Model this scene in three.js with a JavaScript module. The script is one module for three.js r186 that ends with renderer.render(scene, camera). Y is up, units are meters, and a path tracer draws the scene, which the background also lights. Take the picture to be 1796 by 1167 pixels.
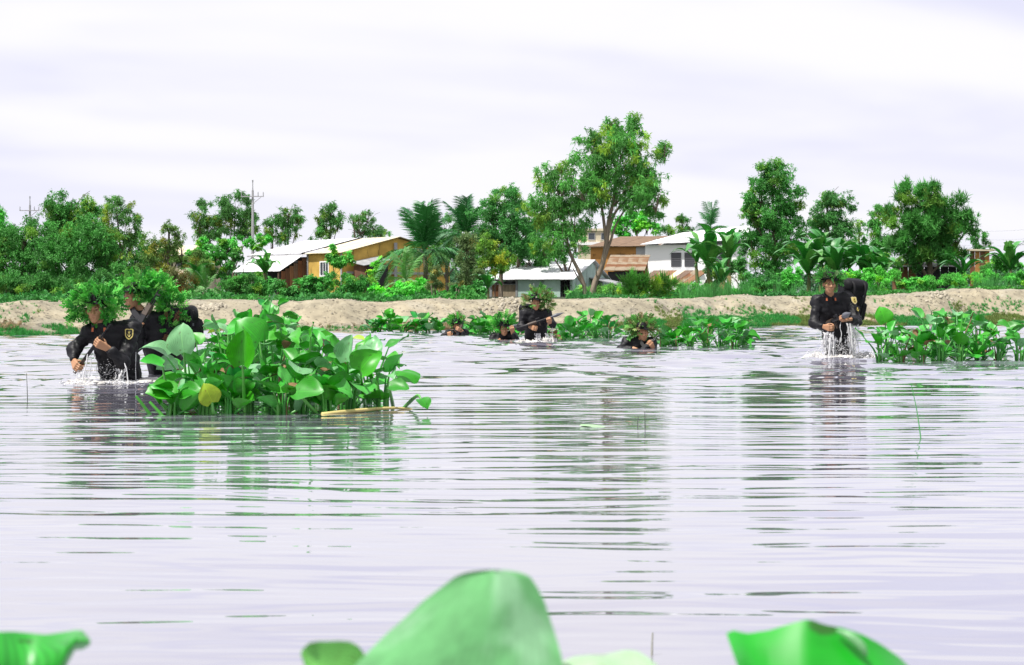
import * as THREE from 'three';
import { mergeGeometries, mergeVertices } from 'three/addons/utils/BufferGeometryUtils.js';
import { RoundedBoxGeometry } from 'three/addons/geometries/RoundedBoxGeometry.js';

// ---------------------------------------------------------------- camera, sky, sun, exposure
const EYE = 0.88, FOCAL = 2600, HORIZON = 515, MID = 898;          // lens in pixels of the 1796 x 1167 photograph
const scene = new THREE.Scene();
const camera = new THREE.PerspectiveCamera(2 * Math.atan(583.5 / FOCAL) * 180 / Math.PI, 1796 / 1167, 0.05, 3000);
camera.position.set(0, EYE, 0);
camera.lookAt(0, EYE, -10);
camera.setViewOffset(1796, 1167, 0, 583.5 - HORIZON, 1796, 1167);   // level camera, lens shifted down
camera.focus = 17; camera.userData.fStop = 7;
camera.updateProjectionMatrix();

const renderer = new THREE.WebGLRenderer({ antialias: true });
renderer.setSize(1024, 665);
renderer.toneMapping = THREE.LinearToneMapping;
renderer.toneMappingExposure = 1.75;
renderer.shadowMap.enabled = true;

const SUN_DIR = new THREE.Vector3(-0.42, 1.0, 0.30).normalize();
const sun = new THREE.DirectionalLight(new THREE.Color(1.0, 0.96, 0.9), 4.1);
sun.name = 'sun'; sun.position.copy(SUN_DIR).multiplyScalar(120); sun.target.position.set(0, 0, -40);
sun.position.add(sun.target.position);
sun.castShadow = true; sun.shadow.radius = 3; sun.shadow.mapSize.set(2048, 2048);
Object.assign(sun.shadow.camera, { left: -90, right: 90, top: 120, bottom: -90, near: 1, far: 400 });
scene.add(sun, sun.target);

// ---------------------------------------------------------------- random numbers and noise
let seedNow = 1;
function seed(n) { seedNow = (n * 2654435761) >>> 0 || 1; }
function rnd() { seedNow |= 0; seedNow = seedNow + 0x6D2B79F5 | 0; let t = Math.imul(seedNow ^ seedNow >>> 15, 1 | seedNow); t = t + Math.imul(t ^ t >>> 7, 61 | t) ^ t; return ((t ^ t >>> 14) >>> 0) / 4294967296; }
const R = (a, b) => a + (b - a) * rnd();
const gauss = () => (rnd() + rnd() + rnd() + rnd() - 2) * 0.86;
const lerp = (a, b, t) => a + (b - a) * t, clamp = (x, a, b) => Math.min(b, Math.max(a, x));
const smooth = (a, b, x) => { const t = clamp((x - a) / (b - a), 0, 1); return t * t * (3 - 2 * t); };
function hash3(x, y, z) { let h = Math.imul(x, 374761393) + Math.imul(y, 668265263) + Math.imul(z, 2147483647 ^ 0x5bd1e995) | 0; h = Math.imul(h ^ h >>> 13, 1274126177); h ^= h >>> 16; return (h >>> 0) / 4294967296; }
function noise(x, y = 0, z = 0) {                                    // value noise 0..1
  const i = Math.floor(x), j = Math.floor(y), k = Math.floor(z), s = (t) => t * t * (3 - 2 * t), u = s(x - i), v = s(y - j), w = s(z - k);
  const L = (a, b, t) => a + (b - a) * t;
  return L(L(L(hash3(i, j, k), hash3(i + 1, j, k), u), L(hash3(i, j + 1, k), hash3(i + 1, j + 1, k), u), v),
    L(L(hash3(i, j, k + 1), hash3(i + 1, j, k + 1), u), L(hash3(i, j + 1, k + 1), hash3(i + 1, j + 1, k + 1), u), v), w);
}
const fbm = (x, y = 0, z = 0, n = 4) => { let s = 0, a = 0.5, t = 0; for (let i = 0; i < n; i++) { s += a * noise(x, y, z); t += a; a *= 0.5; x = x * 2.03 + 7.1; y = y * 2.03 + 3.7; z = z * 2.03 + 1.3; } return s / t; };
const V = (x, y, z) => new THREE.Vector3(x, y, z);

// ---------------------------------------------------------------- sky: bright thin overcast with long streaks of cloud
{
  const w = 2048, h = 1024, a = new Float32Array(w * h * 4);
  for (let j = 0; j < h; j++) {
    const el = ((j + 0.5) / h - 0.5) * Math.PI, y = Math.max(Math.sin(el), 0), c = Math.cos(el);
    for (let i = 0; i < w; i++) {
      const az = ((i + 0.5) / w - 0.5) * 2 * Math.PI, x = c * Math.cos(az), z = c * Math.sin(az);
      const f = 1 / (y + 0.10), n = fbm(x * f * 0.62 + 5 + 0.7 * noise(x * f * 0.9, z * f * 1.1, 4), z * f * 0.85 + 0.3 * x * f, 2.5, 6), m = fbm(x * f * 0.22 + 9, z * f * 0.22, 8, 3);
      let k = smooth(0.45, 0.67, n * 0.78 + m * 0.26);
      k = lerp(k, 0.8, Math.exp(-y * 14));                            // thick bright air towards the horizon
      const o = (j * w + i) * 4;
      a[o] = lerp(0.448, 0.575, k); a[o + 1] = lerp(0.452, 0.570, k); a[o + 2] = lerp(0.562, 0.590, k); a[o + 3] = 1;
    }
  }
  const t = new THREE.DataTexture(a, w, h, THREE.RGBAFormat, THREE.FloatType);
  t.mapping = THREE.EquirectangularReflectionMapping; t.magFilter = THREE.LinearFilter; t.colorSpace = THREE.LinearSRGBColorSpace; t.needsUpdate = true;
  scene.background = t; scene.environment = t;
}

// ---------------------------------------------------------------- places, names and tags
const P = (px, py, d) => V((px - MID) / FOCAL * d, EYE + (HORIZON - py) / FOCAL * d, -d);   // where a sight line reaches distance d
const onWater = (px, py) => P(px, py, EYE * FOCAL / (py - HORIZON));
const used = new Map();
function numbered(name) { const n = used.get(name) ?? 0; used.set(name, n + 1); return n ? `${name}_${String(n).padStart(3, '0')}` : name; }
function tag(o, label, category, group, kind) { o.userData.label = label; if (category) o.userData.category = category; if (group) o.userData.group = group; if (kind) o.userData.kind = kind; return o; }
function thing(name, label, category, pos, group) { const o = new THREE.Group(); o.name = numbered(name); o.position.copy(pos); scene.add(o); return tag(o, label, category, group); }
function part(name, geo, mat, parent) { const m = new THREE.Mesh(geo, mat); m.name = name; m.castShadow = m.receiveShadow = true; parent.add(m); return m; }
function structure(name, geo, mat, label) { const m = part(numbered(name), geo, mat, scene); m.userData.kind = 'structure'; m.userData.label = label; m.userData.category = name; return m; }
const rgb = (r, g, b) => new THREE.Color().setRGB(r, g, b);
const mat = (c, roughness = 0.8, o = {}) => new THREE.MeshPhysicalMaterial({ color: Array.isArray(c) ? rgb(...c) : c, roughness, side: THREE.DoubleSide, ...o });

// ---------------------------------------------------------------- textures
function texture(w, h, f, srgb = false) {
  const a = new Uint8Array(w * h * 4);
  for (let j = 0; j < h; j++) for (let i = 0; i < w; i++) { const c = f(i / w, j / h), o = (j * w + i) * 4; for (let k = 0; k < 3; k++) a[o + k] = clamp(Math.round((Array.isArray(c) ? c[k] : c) * 255), 0, 255); a[o + 3] = 255; }
  const t = new THREE.DataTexture(a, w, h); t.magFilter = THREE.LinearFilter; t.wrapS = t.wrapT = THREE.RepeatWrapping; t.needsUpdate = true;
  if (srgb) t.colorSpace = THREE.SRGBColorSpace; return t;
}
const again = (t, x, y) => { const c = t.clone(); c.repeat.set(x, y); c.needsUpdate = true; return c; };
function tileNoise(u, v, n, z, oct = 4) {                            // fbm that repeats on 0..1
  const s = (a, b) => fbm(a * n, b * n, z, oct), fu = smooth(0.7, 1, u), fv = smooth(0.7, 1, v);
  return lerp(lerp(s(u, v), s(u - 1, v), fu), lerp(s(u, v - 1), s(u - 1, v - 1), fu), fv);
}
const soilBump = texture(512, 512, (u, v) => tileNoise(u, v, 14, 3, 6));
const soilColor = texture(512, 512, (u, v) => { const a = tileNoise(u, v, 9, 6, 6), b = tileNoise(u, v, 40, 2, 3); const k = 0.74 + 0.36 * a - (b > 0.66 ? 0.22 : 0) + (b < 0.3 ? 0.08 : 0); return [k, k * 0.985, k * 0.95]; }, true);
const clothBump = texture(256, 256, (u, v) => 0.5 + 0.25 * Math.sin(u * 402) * Math.sin(v * 402) + 0.5 * (tileNoise(u, v, 8, 9) - 0.5));
const streakColor = texture(256, 256, (u, v) => { const k = 0.72 + 0.4 * tileNoise(u, v * 0.12, 26, 5) - 0.16 * tileNoise(u, v, 7, 15); return k; }, true);
const rustColor = texture(512, 512, (u, v) => { const a = smooth(0.4, 0.62, tileNoise(u, v * 0.5, 6, 5, 5)), b = tileNoise(u, v * 0.3, 30, 8); return [lerp(0.78, 0.62, a) * (0.8 + 0.3 * b), lerp(0.72, 0.40, a) * (0.8 + 0.3 * b), lerp(0.66, 0.24, a) * (0.75 + 0.3 * b)]; }, true);
const plasterColor = texture(512, 512, (u, v) => { const k = 0.8 + 0.26 * tileNoise(u, v, 5, 2, 5) - 0.25 * smooth(0.6, 0.75, tileNoise(u, v * 0.35, 9, 11)); return k; }, true);

// ---------------------------------------------------------------- the bank, the field behind it and the water
const table = (rows) => (x) => { if (x <= rows[0][0]) return rows[0][1]; for (let i = 1; i < rows.length; i++) if (x <= rows[i][0]) return lerp(rows[i - 1][1], rows[i][1], (x - rows[i - 1][0]) / (rows[i][0] - rows[i - 1][0])); return rows[rows.length - 1][1]; };
const edgeRows = [[-700, 592], [0, 589], [130, 587], [330, 583], [640, 581], [1080, 577], [1320, 573], [1540, 570], [1796, 568], [2500, 565]].map(([px, py]) => { const p = onWater(px, py); return [p.x, -p.z]; });
const edge = (x) => table(edgeRows)(x) + 0.5 * (noise(x * 0.35, 3) - 0.5) + 0.25 * (noise(x * 1.4, 8) - 0.5);
const crestRows = [[-700, 536], [0, 536], [45, 531], [90, 529], [140, 531], [230, 531], [330, 528], [500, 526], [640, 528], [760, 527], [860, 523], [960, 524], [1040, 524], [1280, 522], [1420, 520], [1560, 517], [1640, 512], [1796, 508], [2500, 505]]
  .map(([px, py]) => { const d = -onWater(px, table([[0, 589], [640, 581], [1320, 573], [1796, 568]])(px)).z + 2.4; return [(px - MID) / FOCAL * d, EYE + (HORIZON - py) / FOCAL * d]; });
const crest = table(crestRows);
function groundHeight(x, z) {
  const t = -z - edge(x), top = crest(x) + 0.10 * (noise(x * 0.9, 21) - 0.5) + 0.05 * (noise(x * 3.1, 25) - 0.5);
  const rough = 0.065 * (fbm(x * 1.3, z * 1.3, 5) - 0.5) + 0.035 * (fbm(x * 5, z * 5, 9, 3) - 0.5) - 0.11 * smooth(0.8, 1.5, t) * smooth(2.9, 2.0, t) * Math.pow(1 - Math.abs(2 * noise(x * 1.3 + 0.5 * noise(x * 4, z * 3), z * 0.25, 12) - 1), 5);
  const foot = 0.12 + 0.1 * noise(x * 0.5, 31), field = 0.35 + 0.5 * smooth(10, 80, t);
  if (t < 0) return Math.max(-0.9, t * 0.32);
  if (t < 0.9) return lerp(0, foot, smooth(0, 0.9, t)) + rough * 0.4;
  if (t < 2.4) return lerp(foot, top, smooth(0.75, 2.4, t)) + rough;
  if (t < 4.6) return top + rough * 0.7;
  return lerp(top, field, smooth(4.6, 8, t)) + rough;
}
{
  const xs = [], ts = [];
  for (let x = -600; x < -60; x += 45) xs.push(x); for (let x = -60; x < -24; x += 1.2) xs.push(x);
  for (let x = -24; x <= 24; x += 0.11) xs.push(x); for (let x = 25; x < 60; x += 1.2) xs.push(x); for (let x = 60; x <= 600; x += 45) xs.push(x);
  for (let t = -9; t < -0.6; t += 1.2) ts.push(t); for (let t = -0.6; t < 5; t += 0.09) ts.push(t); for (let t = 5; t < 9; t += 0.35) ts.push(t); for (let t = 9; t < 60; t += 3) ts.push(t); for (let t = 60; t < 1500; t *= 1.35) ts.push(t);
  const pos = [], col = [], uv = [], idx = [];
  for (const t of ts) for (const x of xs) {
    const z = -(edge(x) + t), y = groundHeight(x, z);
    pos.push(x, y, z); uv.push(x * 0.45, z * 0.45);
    const weeds = smooth(4.2, 6.5, t) , patch = smooth(0.45, 0.7, fbm(x * 0.7, z * 1.1, 14)), wet = t < 0.35 + 0.75 * noise(x * 2.2, 40) ? 1 : 0, clod = noise(x * 7, z * 7, 2);
    let r = 0.285 + 0.04 * patch, g = 0.262 + 0.03 * patch, b = 0.20 + 0.018 * patch;
    if (clod > 0.8) { r *= 0.78; g *= 0.78; b *= 0.78; }
    if (wet) { r *= 0.62; g *= 0.6; b *= 0.52; }
    const grey = smooth(0.55, 0.72, fbm(x * 1.7 + 9, z * 1.7, 33)); r = lerp(r, 0.30, grey * 0.6); g = lerp(g, 0.285, grey * 0.6); b = lerp(b, 0.24, grey * 0.6);
    col.push(lerp(r, 0.045, weeds), lerp(g, 0.07, weeds), lerp(b, 0.03, weeds));
  }
  for (let j = 0; j < ts.length - 1; j++) for (let i = 0; i < xs.length - 1; i++) { const a = j * xs.length + i, b = a + xs.length; idx.push(a, a + 1, b, a + 1, b + 1, b); }
  const g = new THREE.BufferGeometry(); g.setAttribute('position', new THREE.Float32BufferAttribute(pos, 3)); g.setAttribute('color', new THREE.Float32BufferAttribute(col, 3)); g.setAttribute('uv', new THREE.Float32BufferAttribute(uv, 2)); g.setIndex(idx); g.computeVertexNormals();
  structure('ground', g, mat([1, 1, 1], 0.95, { vertexColors: true, map: soilColor, bumpMap: soilBump, bumpScale: 0.05 }), 'dry sandy earth bank running along the far side of the water');
}
const waders = [[195, 670], [1473, 628], [940, 600]].map(([x, y]) => onWater(x, y));
seed(77);
const swells = [];
for (let i = 0; i < 16; i++) { const L = 0.085 * Math.pow(1.125, i), a = gauss() * 0.2 + 0.03; swells.push([2 * Math.PI / L, Math.sin(a), Math.cos(a), rnd() * 6.28, L]); }
const chop = [];
for (let i = 0; i < 14; i++) { const L = 0.30 * Math.pow(1.13, i), a = gauss() * 0.9; chop.push([2 * Math.PI / L, Math.sin(a), Math.cos(a), rnd() * 6.28, L]); }
function waterHeight(x, z) {
  const d = -z; let h = 0;
  const near = 0.0026 * (0.45 + 0.55 * smooth(4.5, 9, d)) * (0.5 + 1.0 * noise(x * 0.25 + 4, z * 0.5, 2)), wind = 0.001 + 0.0135 * smooth(10, 21, d) ;
  const bend = 0.22 * noise(x * 0.45, z * 0.6, 7) + 0.05 * noise(x * 1.6, z * 1.6, 3);
  for (const [k, c, s, p, L] of swells) { const along = 0.4 + 1.2 * noise(x * 0.55 + p * 9, z * 1.1 + p, p); h += near * Math.pow(L / 0.4, 0.95) * 0.34 * along * Math.sin(k * (x * c + (z + bend) * s) + p); }
  for (const [k, c, s, p, L] of chop) h += wind * Math.pow(L / 0.6, 0.9) * 0.30 * Math.sin(k * (x * c + (z + bend) * s) + p);
  for (const w of waders) { const r = Math.hypot(x - w.x, z - w.z); if (r < 3) h += 0.016 * Math.exp(-r * 1.2) * Math.sin(r * 24 + noise(x * 3, z * 3) * 3); }
  return h;
}
{
  const pos = [], idx = [], cols = 340, rows = [];
  for (let py = 1330; py > 640; py -= 0.62) rows.push(EYE * FOCAL / (py - HORIZON));
  for (let d = rows[rows.length - 1]; d < 75; d += d < 24 ? 0.075 : d < 40 ? 0.14 : 0.6) rows.push(d);
  for (const d of rows) for (let i = 0; i <= cols; i++) { const x = (i / cols - 0.5) * 2 * (d * 0.40 + 0.6); pos.push(x, waterHeight(x, -d), -d); }
  for (let j = 0; j < rows.length - 1; j++) for (let i = 0; i < cols; i++) { const a = j * (cols + 1) + i, b = a + cols + 1; idx.push(a, a + 1, b, a + 1, b + 1, b); }
  // the rest of the pond, beyond the sides of the frame and behind the camera
  const n0 = pos.length / 3, X = 90;
  const ring = [[-X, 4], [X, 4], [X, -75], [-X, -75]]; for (const [x, z] of ring) pos.push(x, 0, z);
  const dF = rows[0], dB = rows[rows.length - 1], xF = dF * 0.40 + 0.6, xB = dB * 0.40 + 0.6;
  const c = n0 + 4; pos.push(-xF, 0, -dF, xF, 0, -dF, xB, 0, -dB, -xB, 0, -dB);
  idx.push(n0, n0 + 1, c + 1, n0, c + 1, c, n0 + 1, n0 + 2, c + 2, n0 + 1, c + 2, c + 1, n0 + 3, n0, c, n0 + 3, c, c + 3);
  const g = new THREE.BufferGeometry(); g.setAttribute('position', new THREE.Float32BufferAttribute(pos, 3)); g.setIndex(idx); g.computeVertexNormals();
  structure('water', g, mat([0.20, 0.195, 0.245], 0.012, { ior: 1.9, clearcoat: 1, clearcoatRoughness: 0.012 }), 'pale rippled pond water reaching from the camera to the bank');
}

// ---------------------------------------------------------------- shapes that several things share
function limb(points, r0, r1, sides = 7, steps = 10) {               // tapered tube along a smooth line
  const curve = new THREE.CatmullRomCurve3(points), fr = curve.computeFrenetFrames(steps, false), pos = [], idx = [], uv = [];
  for (let i = 0; i <= steps; i++) { const t = i / steps, p = curve.getPointAt(t), r = Array.isArray(r0) ? table(r0)(t) : lerp(r0, r1, t);
    for (let k = 0; k <= sides; k++) { const a = k / sides * 6.2832, c = Math.cos(a) * r, s = Math.sin(a) * r, N = fr.normals[i], B = fr.binormals[i]; pos.push(p.x + N.x * c + B.x * s, p.y + N.y * c + B.y * s, p.z + N.z * c + B.z * s); uv.push(k / sides, t * 3); } }
  const m = sides + 1; for (let i = 0; i < steps; i++) for (let k = 0; k < sides; k++) { const a = i * m + k, b = a + m; idx.push(a, a + 1, b, a + 1, b + 1, b); }
  const e0 = pos.length / 3, p0 = curve.getPointAt(0), p1 = curve.getPointAt(1); pos.push(p0.x, p0.y, p0.z, p1.x, p1.y, p1.z); uv.push(0.5, 0, 0.5, 3);
  for (let k = 0; k < sides; k++) idx.push(e0, k + 1, k, e0 + 1, steps * m + k, steps * m + k + 1);
  const g = new THREE.BufferGeometry(); g.setAttribute('position', new THREE.Float32BufferAttribute(pos, 3)); g.setAttribute('uv', new THREE.Float32BufferAttribute(uv, 2)); g.setIndex(idx); g.computeVertexNormals(); return g;
}
const merge = (list) => mergeGeometries(list.map((g) => { const n = g.index ? g.toNonIndexed() : g.clone(); for (const k of Object.keys(n.attributes)) if (!['position', 'normal', 'uv'].includes(k)) n.deleteAttribute(k); if (!n.attributes.uv) n.setAttribute('uv', new THREE.Float32BufferAttribute(new Float32Array(n.attributes.position.count * 2), 2)); return n; }));
const box = (w, h, d, x = 0, y = 0, z = 0, r = 0) => (r ? new RoundedBoxGeometry(w, h, d, 2, r) : new THREE.BoxGeometry(w, h, d)).translate(x, y, z);
function soup(tris, smoothIt = false) { let g = new THREE.BufferGeometry(); g.setAttribute('position', new THREE.Float32BufferAttribute(tris.flat(2), 3)); if (smoothIt) g = mergeVertices(g, 1e-5); g.computeVertexNormals(); return g; }
function prism(points, thick) {                                      // a flat polygon in space with real thickness (points in order, one plane)
  const n = V(0, 0, 0); for (let i = 0; i < points.length; i++) { const a = points[i], b = points[(i + 1) % points.length]; n.add(V((a.y - b.y) * (a.z + b.z), (a.z - b.z) * (a.x + b.x), (a.x - b.x) * (a.y + b.y))); }
  n.normalize(); const lo = points.map((p) => p.clone().addScaledVector(n, -thick)), tris = [], uv = [], e1 = points[1].clone().sub(points[0]).normalize(), e2 = n.clone().cross(e1);
  const put = (...p) => { tris.push(p.map((q) => q.toArray())); for (const q of p) uv.push(q.clone().sub(points[0]).dot(e1) * 0.4, q.clone().sub(points[0]).dot(e2) * 0.4); };
  for (let i = 1; i < points.length - 1; i++) { put(points[0], points[i], points[i + 1]); put(lo[0], lo[i + 1], lo[i]); }
  for (let i = 0; i < points.length; i++) { const j = (i + 1) % points.length; put(points[i], lo[i], points[j]); put(points[j], lo[i], lo[j]); }
  const g = soup(tris); g.setAttribute('uv', new THREE.Float32BufferAttribute(uv, 2)); return g;
}
// a bunch of leaves: the unit that crowns are scattered with
function bunch(n, len, wide, droop, spread, blunt = 0.45) {
  const tris = [];
  for (let i = 0; i < n; i++) {
    const dir = V(gauss(), gauss() - droop, gauss()).normalize(), o = V(gauss(), gauss(), gauss()).multiplyScalar(spread), l = len * R(0.7, 1.25);
    let side = dir.clone().cross(V(gauss(), 1 + gauss(), gauss())).normalize().multiplyScalar(wide * l * R(0.8, 1.2)); const up = side.clone().cross(dir).normalize();
    const tip = o.clone().addScaledVector(dir, l).add(V(0, -droop * l * 0.25, 0)), mid = o.clone().addScaledVector(dir, l * blunt).addScaledVector(up, l * 0.08), a = mid.clone().add(side), b = mid.clone().sub(side);
    tris.push([o.toArray(), a.toArray(), tip.toArray()], [o.toArray(), tip.toArray(), b.toArray()]);
  }
  return soup(tris);
}
seed(5);
const bunches = {
  willow: [0, 1, 2].map(() => bunch(14, 0.62, 0.10, 0.55, 0.26)), fine: [0, 1, 2].map(() => bunch(16, 0.40, 0.17, 0.15, 0.30)),
  broad: [0, 1, 2].map(() => bunch(12, 0.46, 0.30, 0.2, 0.28)), feather: [0, 1, 2].map(() => bunch(14, 0.75, 0.07, -0.5, 0.16)), sprig: [0, 1, 2].map(() => bunch(9, 0.5, 0.32, -0.2, 0.16, 0.6)),
};
const leafMats = {};
const leafMat = (rough = 0.55, through = 0.35) => leafMats[rough + '_' + through] ??= mat([1, 1, 1], rough, { transmission: through, thickness: 0, specularIntensity: 0.5 });
const foliageMat = mat([1, 1, 1], 0.75, { transmission: 0.45, thickness: 0, specularIntensity: 0.4 });
const M4 = new THREE.Matrix4(), Q = new THREE.Quaternion(), E3 = new THREE.Euler();
function scatter(name, kind, spots, parent) {                        // spots: [position, size, [r,g,b], quaternion?]; one object, since nobody could count it
  const geos = bunches[kind], which = spots.map((_, i) => i % geos.length); let first;
  const out = [];
  geos.forEach((geo, k) => {
    const mine = spots.filter((_, i) => which[i] === k); if (!mine.length) return;
    const m = new THREE.InstancedMesh(geo, foliageMat, mine.length); m.name = name; m.castShadow = m.receiveShadow = true; m.userData.kind = 'stuff';
    mine.forEach(([p, s, c, q], i) => { q ? Q.copy(q) : Q.setFromEuler(E3.set(R(-0.6, 0.6), R(0, 6.28), R(-0.6, 0.6))); M4.compose(p, Q, V(s, s * R(0.8, 1.15), s)); m.setMatrixAt(i, M4); m.setColorAt(i, rgb(c[0], c[1], c[2])); });
    parent.add(m); out.push(m);
  });
  return out;
}
function crownSpots(lobes, o) {                                      // lobes: [centre, rx, ry, rz] round the base
  const spots = [], c = o.color, yellow = o.yellow ?? 0.12;
  for (const [at, rx, ry, rz] of lobes) {
    const area = Math.PI * (rx * ry + rx * rz + ry * rz) / 3 * 2, n = Math.round((o.density ?? 1) * 6.0 * area / (o.size * o.size)), mean = (rx + ry + rz) / 3;
    const m = clamp(Math.round(area / (o.size * o.size * 6)), 10, 90), blobs = [];
    for (let i = 0; i < m; i++) {
      const d = V(gauss(), gauss() + 0.12, gauss()).normalize(), r = R(0.45, 1.0);
      blobs.push([at.clone().add(V(d.x * rx * r, d.y * ry * r, d.z * rz * r)), mean * R(0.26, 0.5), R(0.72, 1.28), rnd() < yellow ? R(0.4, 1) : 0]);
    }
    for (let i = 0; i < n; i++) {
      const [bc, br, tone, yel] = blobs[Math.floor(rnd() * m)], r = Math.pow(rnd(), 0.45);
      const d = V(gauss(), gauss(), gauss()).normalize(), stray = rnd() < 0.2; if (stray) d.multiplyScalar(R(1.1, 1.7)); const p = bc.clone().add(V(d.x * br * r, d.y * br * r * 0.8, d.z * br * r));
      const k = tone * R(0.75, 1.25) * 2.75; spots.push([p, o.size * R(0.75, 1.35), [c[0] * 1.4 * k * (1 + 1.5 * yel), c[1] * k * (1 + 0.25 * yel), c[2] * 0.78 * k * (1 - 0.3 * yel)]]);
    }
  }
  return spots;
}
const bark = mat([0.17, 0.13, 0.095], 0.95, { bumpMap: streakColor, bumpScale: 0.02, map: streakColor }), barkPale = mat([0.30, 0.24, 0.18], 0.95, { map: streakColor, bumpMap: streakColor, bumpScale: 0.015 }), barkDark = mat([0.075, 0.06, 0.05], 0.95);
// tree or shrub: lobes given as sight lines [px, py, rx, ry] at distance d, so they get their size in metres here
function plant(name, label, category, o) {
  seed(o.seed ?? Math.round(o.x * 7 + o.d * 13));
  const s = o.d / FOCAL, x = (o.x - MID) * s, base = V(x, groundHeight(x, -o.d) - 0.05, -o.d);
  const g = thing(name, label, category, base, o.group);
  const lobes = o.lobes.map(([px, py, rx, ry, dz = 0]) => [P(px, py, o.d).sub(base).add(V(0, 0, dz)), rx * s * 1.1, ry * s * 1.1, (rx + ry) / 2 * s * (o.deep ?? 1.0)]);
  const stems = o.stems ?? [[[o.x, null], [lobes.length ? o.lobes[0][0] : o.x, o.lobes[0][1]]]], woods = [];
  const tr = o.trunk ?? 0.05;
  if (o.paths) for (const [pts, a, b] of o.paths) woods.push(limb(pts.map(([px, py, dz = 0]) => (py === null ? V((px - o.x) * s, 0, dz) : P(px, py, o.d).sub(base).add(V(0, 0, dz)))), a, b, 8, 14));
  else {
    const top = lobes[0][0].clone();
    woods.push(limb([V(0, -0.1, 0), V(top.x * 0.25 + R(-0.04, 0.04), top.y * 0.4, top.z * 0.3), V(top.x * 0.7, top.y * 0.75, top.z * 0.7), top], tr, tr * 0.4, 7, 8));
    for (const [c, rx, ry] of lobes.slice(1)) { const a = V(top.x * 0.4, Math.min(top.y, c.y) * R(0.35, 0.6), top.z * 0.4); woods.push(limb([a, a.clone().lerp(c, 0.5).add(V(R(-0.1, 0.1) * rx, 0.1 * ry, 0)), c], tr * 0.5, tr * 0.18, 5, 6)); }
  }
  for (const [c, rx, ry, rz] of lobes) for (let i = 0; i < (o.twigs ?? 4); i++) { const e = c.clone().add(V(gauss() * rx * 0.75, R(-0.3, 0.8) * ry, gauss() * rz * 0.75)); woods.push(limb([c.clone().add(V(0, -ry * 0.6, 0)), c.clone().lerp(e, 0.6), e], tr * 0.22, tr * 0.07, 4, 4)); }
  part('trunk', merge(woods), o.bark ?? bark, g);
  scatter('crown', o.leaf ?? 'fine', crownSpots(lobes, { size: o.size ?? 0.24, density: o.density, color: o.color ?? [0.03, 0.13, 0.035], yellow: o.yellow }), g);
  return g;
}

// ---------------------------------------------------------------- houses beyond the bank
const white = mat([0.84, 0.84, 0.84], 0.75, { bumpMap: soilBump, bumpScale: 0.006 }), roofWhite = mat([0.82, 0.82, 0.84], 0.55, { map: again(streakColor, 1, 1), color: rgb(0.92, 0.92, 0.94) }), roofCream = mat([0.78, 0.70, 0.48], 0.7, { map: streakColor }), roofBrown = mat([0.22, 0.14, 0.085], 0.85, { map: streakColor });
const yellowWall = mat([0.62, 0.40, 0.085], 0.9, { map: plasterColor, bumpMap: soilBump, bumpScale: 0.01 }), greenWall = mat([0.40, 0.54, 0.48], 0.85, { map: plasterColor }), brickWall = mat([0.42, 0.20, 0.055], 0.9, { map: plasterColor, bumpMap: soilBump, bumpScale: 0.02 }), creamWall = mat([0.66, 0.58, 0.42], 0.9, { map: plasterColor });
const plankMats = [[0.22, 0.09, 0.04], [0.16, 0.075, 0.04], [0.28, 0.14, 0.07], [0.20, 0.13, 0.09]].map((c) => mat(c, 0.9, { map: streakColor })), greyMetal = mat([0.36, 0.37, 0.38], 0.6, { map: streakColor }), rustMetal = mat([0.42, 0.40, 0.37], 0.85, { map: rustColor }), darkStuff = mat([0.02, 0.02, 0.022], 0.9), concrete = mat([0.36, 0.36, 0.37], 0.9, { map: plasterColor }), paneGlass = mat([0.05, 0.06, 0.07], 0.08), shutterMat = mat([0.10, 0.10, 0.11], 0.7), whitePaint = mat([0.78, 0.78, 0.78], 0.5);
// local frame of a house: u runs along the eaves to the left and away, v along the gable to the right and away, from the corner that faces the camera
function frame(px, d, deg) { const a = deg * Math.PI / 180, o = P(px, HORIZON, d); o.y = groundHeight(o.x, o.z); return { o, at: (u, y, v) => V(-Math.cos(a) * u + Math.sin(a) * v, y, -Math.sin(a) * u - Math.cos(a) * v) }; }
const wallBox = (f, u0, u1, y0, y1, v0, v1) => { const p = (u, y, v) => f.at(u, y, v).toArray(), A = [p(u0, y0, v0), p(u1, y0, v0), p(u1, y1, v0), p(u0, y1, v0)], B = [p(u0, y0, v1), p(u1, y0, v1), p(u1, y1, v1), p(u0, y1, v1)], q = (a, b, c, e) => [[a, b, c], [a, c, e]];
  const tris = [...q(A[0], A[1], A[2], A[3]), ...q(B[1], B[0], B[3], B[2]), ...q(A[1], B[1], B[2], A[2]), ...q(B[0], A[0], A[3], B[3]), ...q(A[3], A[2], B[2], B[3]), ...q(A[0], B[0], B[1], A[1])]; const g = soup(tris), uv = [];
  for (let k = 0; k < 6; k++) { const w = k < 2 ? u1 - u0 : k < 4 ? v1 - v0 : u1 - u0, h = k < 4 ? y1 - y0 : v1 - v0; uv.push(0, 0, w * 0.3, 0, w * 0.3, h * 0.3, 0, 0, w * 0.3, h * 0.3, 0, h * 0.3); } g.setAttribute('uv', new THREE.Float32BufferAttribute(uv, 2)); return g; };
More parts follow.
